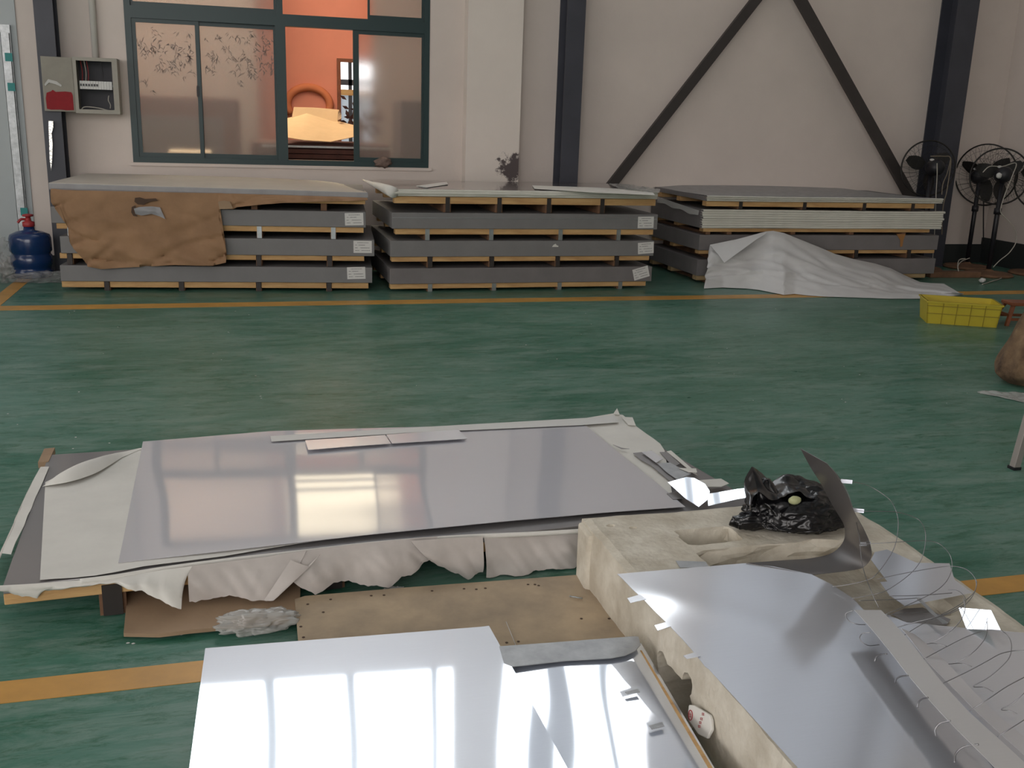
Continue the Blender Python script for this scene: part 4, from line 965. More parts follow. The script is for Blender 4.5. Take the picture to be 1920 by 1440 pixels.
dr3 = drape('wrapping_paper', [(550, 1036), (590, 1030), (640, 1024), (690, 1018), (740, 1013), (790, 1008), (820, 1006)],
            [(546, 1086), (590, 1108), (640, 1090), (690, 1099), (728, 1097), (770, 1075), (806, 1050)], .008, [.05, .07, .06, .07, .07, .05, .03], 'paper_old', 9,
            label='billowing off-white wrapping paper under the middle of the shiny sheet', cat='paper')
dr4 = drape('wrapping_paper', [(770, 1014), (800, 1012), (840, 1009), (880, 1007), (905, 1006)],
            [(800, 1046), (845, 1070), (878, 1086), (890, 1076), (904, 1066)], .03, [.03, .05, .06, .05, .04], 'paper_old', 12,
            label='pointed off-white wrapping paper flap left of the vertical tear', cat='paper')
dr5 = drape('wrapping_paper', [(907, 1006), (950, 1003), (1000, 1001), (1050, 999), (1092, 996), (1120, 994)],
            [(912, 1094), (960, 1091), (990, 1084), (1025, 1066), (1060, 1070), (1112, 1064)], .006, [.06, .07, .07, .06, .05, .05], 'paper_old', 15, amp=.03,
            label='stained wrapping paper bunched against the corner of the styrofoam slab', cat='paper')
# white rolled lip
P = [oz(150, 1090, ZA), oz(215, 1082, ZA), oz(300, 1068, ZA), oz(420, 1052, ZA), oz(560, 1036, ZA), oz(700, 1020, ZA), oz(850, 1008, ZA), oz(1000, 1001, ZA), oz(1100, 995, ZA)]
V, Fc = tubev(spline(P, 6), .0085, 8); obj('paper_edging', V, Fc, 'paper', smooth=True, label='narrow rolled white paper lip along the front of the low sheet pile', cat='paper')
# large white paper with a curled corner
ps = ZA+.004
def flatpoly(P, z, inner=None): return [oz(x, y, z) for x, y in P]
T_ = [(85, 905), (110, 893), (145, 879), (180, 866), (215, 851), (265, 842), (500, 822), (900, 798), (1092, 785), (1150, 776), (1168, 779), (1188, 797), (1238, 833), (1246, 846)]
B_ = [(75, 1088), (100, 1086), (140, 1084), (180, 1080), (215, 1074), (270, 1063), (420, 1043), (560, 1020), (760, 990), (900, 970), (1000, 960), (1100, 955), (1200, 950), (1262, 940)]
a, b = paired([oz(x, y, ps) for x, y in T_], [oz(x, y, ps) for x, y in B_], 4)
V, Fc = loft(a, b, None, 30, disp=lambda p, s, q: Vector((0, 0, .0025*nz(p*6)+.002+(.006*abs(nz(p*5)) if s > .8 else 0))))
wp = obj('white_paper', V, Fc, 'paper', smooth=True, solid=.001, label='large white paper sheet lying under the big shiny steel sheet', cat='paper')
rows = []
A_ = [(88, 912), (115, 899), (150, 884), (182, 871), (215, 853), (262, 842)]; 
for i in range(24):
    s = i/23; a = resample([oz(x, y, ps) for x, y in A_], 24)[i]; h = .045*math.sin(math.pi*min(1, s*1.25))**.8 if s < .8 else .0
    wdt = .15*math.sin(math.pi*min(1, s*1.1+.02)); row = []
    for j in range(12):
        q = j/11; row.append(a+Vector((-.015*q+.06*q*s, -wdt*q, .004+h*math.sin(math.pi*(.15+.75*q))*1.0)))
    rows.append(row)
V, Fc = gridmesh(rows); obj('curled_corner', V, Fc, 'paper', wp, smooth=True, solid=.001, label='curled back corner')
for pp_ in ([(1150, 776), (1157, 766), (1162, 778)], [(1165, 782), (1186, 783), (1192, 798), (1178, 797)]):
    V, Fc = prism([oz(x, y, ps+.01) for x, y in pp_], (0, 0, .0015)); obj('torn_edge', V, Fc, 'paper', wp)

# the big mirror-bright sheet
zm = .143
A_ = [oz(222, 1056, zm-.004), oz(460, 1029, zm), oz(700, 1002, zm+.002), oz(830, 989, zm+.006), oz(960, 976, zm+.006), oz(1130, 961, zm+.004), oz(1285, 950, zm)]
B_ = [oz(268, 828, zm), oz(505, 809, zm), oz(700, 803, zm), oz(1092, 793, zm)]
def md(p, s, q):
    return Vector((0, 0, .0011*math.sin(p.y*9+p.x*1.5)+.0012*nz((p.x*1.0, p.y*1.6, 0))))
V, Fc = loft(A_, B_, 90, 60, disp=md)
obj('steel_sheet', V, Fc, 'mirror', smooth=True, solid=.0012, label='large mirror-bright stainless sheet on white paper in the middle of the floor', cat='steel sheet')
def flat(name, P, z, m, th=.0015, tilt=0, tx=0, label=None, cat=None, group=None, parent=None):
    Q = [oz(x, y, z) for x, y in P]; y0 = min(q.y for q in Q)
    x0 = min(q.x for q in Q); Q = [opl(x, y, (x0, y0, z), (-tx, -tilt, 1)) if tilt else q for (x, y), q in zip(P, Q)]
    V, Fc = prism(Q, (0, 0, th)); return obj(name, V, Fc, m, parent, label=label, cat=cat, group=group)
flat('cut_strip', [(507, 818), (760, 803), (1100, 784), (1152, 779), (1160, 792), (1092, 797), (760, 812), (509, 828)], zm+.006, 'white', label='long narrow white strip along the back edge of the shiny sheet', cat='strip')
flat('cut_plate', [(572, 826), (640, 822), (722, 816), (733, 832), (650, 838), (578, 844)], zm+.010, 'film', label='left one of two pale cut plates on the big shiny sheet', cat='plate')
flat('cut_plate', [(724, 815.5), (860, 806), (876, 823), (735, 832)], zm+.010, 'film', label='right one of two pale cut plates on the big shiny sheet', cat='plate')
# scraps at its right end
z = ZA+.006
flat('scrap_strip', [(1187, 850), (1204, 848), (1232, 870), (1275, 902), (1262, 908), (1222, 874), (1200, 862)], z+.010, 'darkstrip', label='dark grey scrap strip right of the big shiny sheet', cat='scrap')
flat('scrap_strip', [(1203, 848), (1222, 845), (1243, 861), (1230, 868)], z+.020, 'film', label='short pale grey scrap, topmost of the scraps', cat='scrap')
flat('scrap_strip', [(1232, 869), (1256, 868), (1296, 889), (1270, 900), (1250, 886)], z+.016, 'galv', label='mid grey scrap strip between the pale scrap and the gleaming plate', cat='scrap')
flat('dark_offcut', [(1250, 926), (1275, 920), (1287, 934), (1262, 937)], z+.006, 'darkstrip', label='small dark offcut at the near right corner of the shiny sheet', cat='scrap')
flat('dark_offcut', [(1237, 848), (1250, 848), (1275, 870), (1262, 876)], z+.004, 'darkstrip', label='dark offcut on the white paper near the right edge of the pile', cat='scrap')
flat('gleaming_plate', [(1252, 905), (1287, 895), (1302, 897), (1322, 908), (1331, 922), (1326, 938), (1310, 951), (1285, 935)], z+.012, 'mirror_fg', tilt=.12, tx=.145, label='small gleaming plate at the near right corner of the sheet pile', cat='plate')
flat('gleaming_strip', [(1326, 927), (1385, 917), (1398, 916), (1398, 934), (1380, 937), (1328, 949)], z+.020, 'mirror_fg', tilt=.12, tx=.18, label='gleaming strip pointing at the black bag', cat='strip')
flat('paper_scrap', [(1307, 901), (1352, 898), (1367, 907), (1352, 913), (1318, 913)], z+.02, 'paper', label='white paper scrap jutting out above the gleaming strip', cat='scrap')
flat('paper_scrap', [(1273, 878), (1305, 879), (1307, 886), (1292, 886)], z+.02, 'paper', label='small white paper scrap jutting over the green floor', cat='scrap')
flat('paper_scrap', [(1250, 847), (1300, 888), (1308, 892), (1303, 884), (1258, 845)], z+.004, 'paper', label='narrow white paper edge beside the dark offcut', cat='scrap')
flat('wire_scrap', [(1149, 834), (1165, 840), (1180, 842), (1165, 842)], z+.012, 'darkstrip', label='thin dark sliver on the white paper', cat='scrap')

# ------------------------------------------------------------------ boards on the floor
V, Fc = loft([oz(241, 1100, .018), oz(400, 1090, .018), oz(563, 1082, .018)], [oz(232, 1190, .016), oz(300, 1191, .016), (oz(400, 1180, .016)), oz(563, 1166, .016)], 40, 14, disp=lambda p, s, q: Vector((0, .003*nz(p*20), .003*nz(p*7))))
obj('cardboard', V, Fc, 'card', smooth=True, solid=.012, label='flat brown cardboard with torn corner in front of the low pallet', cat='cardboard')
P = [(553, 1132), (572, 1126), (760, 1110), (1090, 1085.5), (1108, 1087), (1160, 1138), (1225, 1215)]
Q = [oz(x, y, .02) for x, y in P]; Q += [Vector((Q[-1].x-.02, 2.36, .02)), Vector((Q[0].x-.01, 2.4, .02))]
V, Fc = prism(Q, (0, 0, .016)); pl = obj('plywood_board', V, Fc, 'ply', label='stained plywood board with nail holes between pallet and foreground sheet', cat='board')
rnd = random.Random(5); 
for x, y in ((577, 1133), (606, 1148), (620, 1124), (696, 1117), (720, 1116), (810, 1108), (893, 1105), (910, 1103), (990, 1096), (1003, 1096), (564, 1175), (569, 1195), (1090, 1160), (1142, 1160), (950, 1205), (972, 1203), (1010, 1098), (870, 1104)):
    c = oz(x, y, .0365); V, Fc = cyl(c, .0045, .0008, 8); obj('nail_hole', V, Fc, 'kraftdark', pl)
tube('nail', [oz(1068, 1118, .042), oz(1092, 1122, .042)], .0025, 'zinc', label='short bright nail lying on the plywood board', cat='nail')
a, b_, = oz(949, 1166, .038), oz(968, 1212, .038); tube('scratch', [a, b_], .001, 'white', parent=pl)
c = oz(485, 1183, 0)
Vb = blob('clear_bag', (c.x, c.y, .03), (.115, .05, .032), 'clear2', 31, .33, n=5, fs=2.2, flat=.002, label='crumpled clear plastic lying beside the plywood and cardboard', cat='plastic bag')
c = oz(740, 1108, 0); blob('plastic_scrap', (c.x, c.y, .006), (.03, .012, .008), 'clear2', 7, .6, n=4, flat=.001, label='tiny clear plastic scrap behind the plywood board', cat='scrap')

# ------------------------------------------------------------------ foreground bright sheets on a second pallet
zc = .128
t = thing('pallet', (.4, 1.8, 0), 'pine pallet under the bright foreground sheets, mostly hidden', 'pallet')
eR0, eR1 = oz(1203, 1200, .105), oz(1350, 1440, .105); dR = (eR1-eR0)/(eR1.y-eR0.y)
def rx(y): return -.035+eR0.x+dR.x*(y-eR0.y)
for (y0, y1) in ((2.14, 2.24), (1.6, 1.7), (1.12, 1.22)):
    V, Fc = prism([Vector((-.1, y0, .065)), Vector((rx(y0)+.0, y0, .065)), Vector((rx(y1)+.0, y1, .065)), Vector((-.1, y1, .065))], (0, 0, .04)); obj('plank', V, Fc, 'wood', t)
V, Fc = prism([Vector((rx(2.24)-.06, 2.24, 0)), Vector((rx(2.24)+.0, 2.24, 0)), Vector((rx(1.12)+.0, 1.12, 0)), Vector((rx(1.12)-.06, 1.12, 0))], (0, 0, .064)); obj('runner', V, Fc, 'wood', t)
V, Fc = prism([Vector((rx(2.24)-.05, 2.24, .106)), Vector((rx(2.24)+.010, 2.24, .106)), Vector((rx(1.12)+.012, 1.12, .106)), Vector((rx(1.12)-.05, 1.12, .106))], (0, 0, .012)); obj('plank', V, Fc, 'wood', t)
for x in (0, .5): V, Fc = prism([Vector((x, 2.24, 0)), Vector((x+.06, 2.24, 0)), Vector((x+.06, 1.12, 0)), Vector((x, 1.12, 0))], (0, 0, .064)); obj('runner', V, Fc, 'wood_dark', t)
# right hand sheet (below)
z2 = .123
R0, R1 = oz(1203, 1200, z2), oz(1345, 1440, z2); R2 = R0+(R1-R0)*((1.05-R0.y)/(R1.y-R0.y))
L0 = Vector((.55, R0.y+.02, z2)); L2 = Vector((.50, 1.05, z2))
def d2(p, s, q):
    ex = (s-.88)/.12; e = -.012*max(0, ex)**2 ; ex2 = (q)
    return Vector((0, 0, .0012*nz((p.x*2.4, p.y*1.3, 5))+.0035*math.exp(-((p.x-.845-.03*math.sin((p.y-1.6)*5))/.05)**2)*0+e*.9+.0012*math.cos(p.x*16)))
V, Fc = loft([L0, R0], [L2, R2], 90, 50, disp=d2)
obj('steel_sheet', V, Fc, 'mirror_fg', smooth=True, solid=.0012, label='bright stainless sheet in the foreground under a grey galvanised strip', cat='steel sheet')
# left hand sheet (above)
A_ = [oz(385, 1216, zc+.004), oz(505, 1206, zc+.004), oz(660, 1194, zc+.004), oz(900, 1175, zc+.004), oz(917, 1173, zc+.004)]
bl = oz(355, 1440, zc+.002); l0 = A_[0]; L2 = l0+(bl-l0)*((1.05-l0.y)/(bl.y-l0.y)); L2.z = zc+.004
br = oz(962, 1256, zc+.002); r0 = A_[-1]; R2 = r0+(br-r0)*((1.05-r0.y)/(br.y-r0.y)); R2.z = zc+.004; R2.x = min(R2.x, .72)
def d1(p, s, q):
    return Vector((0, 0, -.004*math.exp(-q/.05)*0 + .0012*nz((p.x*2.0, p.y*1.6, 2))+.0010*math.sin(p.y*9+p.x*2)))
V, Fc = loft(A_, [L2, R2], 80, 60, disp=d1)
obj('steel_sheet', V, Fc, 'mirror_fg', smooth=True, solid=.0012, label='brightest stainless sheet in the foreground, lying left over the plywood', cat='steel sheet')
z3 = z2+.006
P = [(936, 1213), (1060, 1204), (1190, 1194), (1197, 1195), (1201, 1210), (1190, 1222), (1172, 1230), (1145, 1235), (1060, 1240), (960, 1251), (945, 1245)]
flat('galvanised_strip', P, z3+.002, 'galv', th=.002, label='mottled grey galvanised strip lying across the foreground sheets', cat='strip')
for pp_ in ([(1172, 1298), (1196, 1292), (1200, 1298), (1176, 1302)], [(1217, 1361), (1242, 1354), (1246, 1362), (1222, 1368)]):
    flat('small_tab', pp_, z2+.010, 'galv', th=.001, label=('small grey tab lying on the foreground sheet, ' + ('farther from the camera' if pp_[0][1] < 1330 else 'nearer the camera')), cat='tab')
# printed packet wedged between sheet and styrofoam
_c = ox(1312, 1352, 1.035); pc = [opl(x, y, _c, (-1, -.15, .35)) for x, y in ((1291, 1321), (1300, 1322), (1330, 1340), (1333, 1350), (1334, 1368), (1325, 1385), (1308, 1377), (1291, 1352), (1289, 1335))]
pk_ = thing('paper_packet', pc[4], 'small white paper packet with red print wedged beside the styrofoam', 'packet')
nrm = (pc[4]-pc[0]).cross(pc[2]-pc[0]).normalized()
if nrm.dot(EYE-pc[0]) < 0: nrm = -nrm
V, Fc = prism([p-nrm*.010 for p in pc], nrm*.010); obj('packet', V, Fc, 'paper', pk_, bevel=.003)
def onpk(x, y): return opl(x, y, pc[0]+nrm*.0016, nrm)
red_ink = mat('red_ink', (.42, .05, .06), .7)
ring = [onpk(1294.5+3.6*math.cos(2*math.pi*k/16), 1341+9.5*math.sin(2*math.pi*k/16)) for k in range(16)]
tube('ring_mark', ring, .0011, red_ink, pk_, n=5, closed=True)
cx_, cy_ = 1294, 1341
for (xa, ya, xb, yb) in ((-1.8, -2, 1.8, -1), (0, -5, 0, 4), (-1.5, 2.5, 1.6, 3)):
    tube('stroke', [onpk(cx_+xa, cy_+ya), onpk(cx_+xb, cy_+yb)], .0007, red_ink, pk_, n=4)
for (gx, gy) in ((1318, 1339), (1315, 1348), (1313, 1355), (1311, 1362)):
    for (xa, ya, xb, yb) in ((-2, -2.2, 2, -1.6), (-2, 1.6, 2, 2.2), (-1.5, -2.4, -1.3, 2.2), (1.2, -2, 1.4, 2.4)):
        tube('stroke', [onpk(gx+xa, gy+ya), onpk(gx+xb, gy+yb)], .0006, red_ink, pk_, n=4)

# ------------------------------------------------------------------ styrofoam slab
sx0, sx1, sy0, sy1, sz1 = 1.065, 2.03, .9, 2.89, .24
bm = bmesh.new()
def fgrid(nx, ny, fnc):
    g = [[bm.verts.new(fnc(i/nx, j/ny)) for j in range(ny+1)] for i in range(nx+1)]
    for i in range(nx):
        for j in range(ny): bm.faces.new((g[i][j], g[i+1][j], g[i+1][j+1], g[i][j+1]))
def edge_x(y): return sx0+.006*nz((0, y*6, 1))+.003*nz((0, y*25, 1))
def rgt_x(y): return sx1-.05*max(0, min(1, (2.5-y)/.8))+.006*nz((0, y*6, 4))
nx, ny, nzz = 40, 84, 10
def top(a, b):
    y = sy0+(sy1-sy0)*b; x0, x1 = edge_x(y), rgt_x(y); x = x0+(x1-x0)*a
    d = min(x-x0, x1-x, sy1-y, .02)/.02
    return Vector((x, y, sz1-.007*(1-d)**2-.003*abs(nz((x*14, y*14, 0)))-.002*abs(nz((x*40, y*40, 0)))-.004*abs(nz((x*4, y*4, 9)))))
fgrid(nx, ny, top)
def bot(a, b): p = top(a, b); return Vector((p.x, p.y, .002))
fgrid(nx, ny, bot)
def side(a_edge):
    def f(a, b):
        y = sy0+(sy1-sy0)*b; e = top(a_edge, b); s = math.sin(math.pi*a); sg = -1 if a_edge == 0 else 1
        return Vector((e.x+sg*(.006*s), e.y, .002+(e.z-.002)*a))
    return f
fgrid(nzz, ny, side(0)); fgrid(nzz, ny, side(1))
def endf(b_edge):
    def f(a, c_): e = top(a, b_edge); return Vector((e.x, e.y, .002+(e.z-.002)*c_))
    return f
fgrid(nx, nzz, endf(0)); fgrid(nx, nzz, endf(1))
bmesh.ops.remove_doubles(bm, verts=bm.verts, dist=1e-5); bmesh.ops.recalc_face_normals(bm, faces=bm.faces)
me = bpy.data.meshes.new('styrofoam_slab'); bm.to_mesh(me); bm.free(); me.materials.append(M['styro'])
slab = bpy.data.objects.new('styrofoam_slab', me); COL.objects.link(slab)
def cutter(c, s, seed, sub=3, boxy=.0, pw=1.0):
    b = bmesh.new(); bmesh.ops.create_icosphere(b, subdivisions=sub, radius=1)
    for v in b.verts:
        p = v.co.copy()
        if boxy:
            k = max(abs(p.x), abs(p.y), abs(p.z)); q = p/k; p = p.lerp(q, boxy)
        p *= 1+.12*noise.noise(p*2.5+Vector((seed, 0, 0)))
        v.co = Vector((p.x*s[0]+c[0], p.y*s[1]+c[1], p.z*s[2]+c[2]))
    m_ = bpy.data.meshes.new('cut'); b.to_mesh(m_); b.free(); o = bpy.data.objects.new('cut', m_); COL.objects.link(o); return o
cuts = [cutter((1.418, 2.667, .21), (.098, .060, .12), 1, 4, .9),
        cutter((1.60, 2.30, .245), (.275, .262, .085), 2, 4, .97),
        cutter((1.135, 2.80, .24), (.016, .012, .02), 3, 2), cutter((1.20, 2.77, .24), (.014, .010, .012), 6, 2), cutter((1.96, 2.72, .24), (.02, .02, .02), 4, 2),
        cutter((1.12, 2.10, .065), (.30, .115, .062), 8, 5, .2), cutter((1.07, 2.19, .10), (.05, .035, .035), 12, 4), cutter((1.07, 2.04, .13), (.06, .03, .03), 15, 4)]
for i, c_ in enumerate(cuts):
    b = slab.modifiers.new('b%d' % i, 'BOOLEAN'); b.operation = 'DIFFERENCE'; b.object = c_; b.solver = 'EXACT'
dg = bpy.context.evaluated_depsgraph_get(); me2 = bpy.data.meshes.new_from_object(slab.evaluated_get(dg)); slab.modifiers.clear(); slab.data = me2
me2.polygons.foreach_set('use_smooth', [False]*len(me2.polygons))
for c_ in cuts: bpy.data.objects.remove(c_)
tag(slab, 'thick cream styrofoam slab with square hollow carrying a curled steel sheet', 'styrofoam slab')
W[slab.name] = Vector((0, 0, 0))
V, Fc = prism([(1.045, 2.77, .0), (1.075, 2.76, .0), (1.085, 2.875, .0), (1.055, 2.89, 0)], (0, 0, .225))
V = [Vector((v.x+.004*nz(v*9), v.y, v.z)) for v in V]
obj('broken_corner', V, Fc, 'styro', slab, bevel=.012, label='broken corner piece')
flat('grey_offcut', [(1267, 1052), (1323, 1054), (1330, 1065), (1275, 1065)], .243, 'galv', label='small grey offcut on the styrofoam behind the film covered sheet', cat='scrap')

# ------------------------------------------------------------------ film covered sheet with the curled tongue
ze = .262
LE = [(1157, 1077), (1167, 1086), (1186, 1106), (1205, 1123), (1230, 1149), (1254, 1172), (1282, 1201), (1304, 1226), (1322, 1249), (1329, 1254), (1380, 1310), (1440, 1378), (1497, 1442), (1560, 1512)]
RE = [(1398, 1056, 0), (1450, 1062, 0), (1522, 1077, 0), (1560, 1096, 0), (1600, 1122, 0), (1625, 1150, 0), (1650, 1180, 0), (1680, 1220, 0), (1710, 1255, 0), (1735, 1285, 0), (1790, 1345, 0), (1860, 1425, 0), (1930, 1505, 0), (2000, 1590, 0)]
a, b = paired([oz(x, y, ze) for x, y in LE], [oz(x, y, ze+h_) for x, y, h_ in RE], 6)
rows = []
for p0, p1 in zip(a, b):
    h_ = p1.z-ze; base = Vector((p1.x, p1.y, ze)); row = []
    for j in range(56):
        q = j/55; p = p0.lerp(base, q); cw = .17/max((base-p0).length, .2)
        k_ = max(0, (q-(1-cw))/cw); ridge = .002*math.exp(-(((p.x-1.28)*.75+(p.y-2.05)*.65)/.07)**2)*math.exp(-((p.y-2.12)/.25)**2)
        row.append(Vector((p.x, p.y, ze+h_*k_**1.35+ridge+.0009*math.sin((p.y-1.2)*5.5)*math.exp(-((p.x-1.3)/.4)**2)+.0012*nz((p.x*3, p.y*3, 1)))))
    rows.append(row)
V, Fc = gridmesh(rows)
es = obj('film_covered_sheet', V, Fc, 'film', smooth=True, solid=.001, label='dull silver film covered sheet on styrofoam with end curling up', cat='steel sheet')
# back strip of the sheet that runs right and curls up over itself
EA = [(1157, 1077, 2.42), (1280, 1066, 2.43), (1398, 1056, 2.44), (1480, 1050, 2.45), (1520, 1047, 2.46), (1560, 1037, 2.47), (1582, 1014, 2.47), (1583, 986, 2.47), (1570, 962, 2.47), (1557, 940, 2.47), (1539, 906, 2.47), (1520, 876, 2.47), (1501, 841, 2.46)]
EB = [(1186, 1106, 2.30), (1400, 1082, 2.29), (1523, 1078, 2.30), (1560, 1074, 2.30), (1592, 1070, 2.30), (1618, 1064, 2.30), (1633, 1046, 2.30), (1632, 1022, 2.30), (1620, 993, 2.30), (1602, 960, 2.30), (1586, 920, 2.30), (1570, 892, 2.32), (1551, 869, 2.34)]
a = [oy(*p) for p in EA]; b = [oy(*p) for p in EB]
for i in (0, 1, 2): a[i] = oz(EA[i][0], EA[i][1], ze+.002)
for i in (0, 1): b[i] = oz(EB[i][0], EB[i][1], ze+.002)
a2, b2 = spline(a[2:], 5), spline(b[2:], 5)
V, Fc = loft(a2, b2, None, 14); obj('curled_tongue', V, Fc, 'blade', es, smooth=True, solid=.001, label='tongue curled up and over')
# narrow tabs sticking out of the left edge
for P in ([(1176, 1122), (1200, 1115), (1212, 1124), (1182, 1131)], [(1227, 1173), (1248, 1167), (1258, 1175), (1233, 1183)], [(1281, 1230), (1304, 1223), (1314, 1231), (1288, 1236)]):
    flat('tab', P, ze+.001, 'film', th=.001, parent=es)
# pale strips beside it
def ribbon(name, A_, B_, m, parent=None, **k):
    V, Fc = loft([oz(*p) for p in A_], [oz(*p) for p in B_], 40, 6, disp=lambda p, s, q: Vector((0, 0, .004*math.sin(s*9)))); return obj(name, V, Fc, m, parent, smooth=True, solid=.001, **k)
rb1 = ribbon('sheared_strip', [(1602, 1144, .325), (1700, 1262, .33), (1790, 1362, .335), (1870, 1448, .34), (1960, 1545, .34)], [(1652, 1144, .32), (1712, 1213, .325), (1760, 1270, .33), (1817, 1332, .33), (1915, 1428, .335), (2010, 1520, .335)], 'film_light', label='long pale sheared strip floating above the film covered sheet', cat='strip')
ribbon('dark_backing', [(1604, 1146, .322), (1702, 1264, .327), (1792, 1364, .332), (1872, 1450, .337), (1962, 1547, .337)], [(1650, 1146, .317), (1710, 1215, .322), (1758, 1272, .327), (1815, 1334, .327), (1913, 1430, .332), (2008, 1522, .332)], 'underside', parent=rb1, label='dark strip added under the ribbon')  # added dark layer, coloured to darken the ribbon's reflection in the sheet
rb2 = ribbon('sheared_strip', [(1690, 1178, .30), (1735, 1240, .30), (1800, 1300, .30), (1920, 1420, .30), (1990, 1490, .30)], [(1716, 1190, .295), (1775, 1245, .295), (1850, 1318, .295), (1925, 1388, .295), (2020, 1470, .295)], 'film', label='greyer sheared strip running behind the long pale strip', cat='strip')
# plates on the right of the slab
flat('white_sheet', [(1655, 1150), (1700, 1168), (1735, 1171), (1795, 1177), (1930, 1188), (2050, 1290), (2080, 1600), (1930, 1520), (1790, 1345)], .266, 'film', label='large pale sheet at the lower right under the wire curls', cat='steel sheet')
flat('loose_plate', [(1633, 1050), (1640, 1036), (1663, 1031), (1718, 1056), (1780, 1057), (1790, 1088), (1665, 1093)], .250, 'film', label='pale plate on the right of the slab, farther of two', cat='plate')
flat('loose_plate', [(1650, 1092), (1690, 1090), (1790, 1088), (1823, 1112), (1697, 1137), (1668, 1117)], .262, 'film', label='pale plate on the right of the slab, nearer of two with pointed corner', cat='plate')
flat('gleaming_plate', [(1797, 1140), (1858, 1145), (1876, 1182), (1812, 1180)], .27, 'mirror_fg', tilt=-.18, tx=.38, label='small gleaming plate at the right edge of the slab', cat='plate')
flat('grey_offcut', [(1672, 1152), (1695, 1142), (1730, 1140), (1782, 1162), (1775, 1172), (1710, 1174)], .2425, 'darkstrip', label='dull grey offcut partly under the pale sheet on the slab', cat='scrap')
flat('grey_offcut', [(1718, 1122), (1724, 1121), (1760, 1157), (1778, 1168), (1768, 1170), (1745, 1150)], .285, 'galv', label='thin grey offcut crossing the nearer pale plate', cat='scrap')

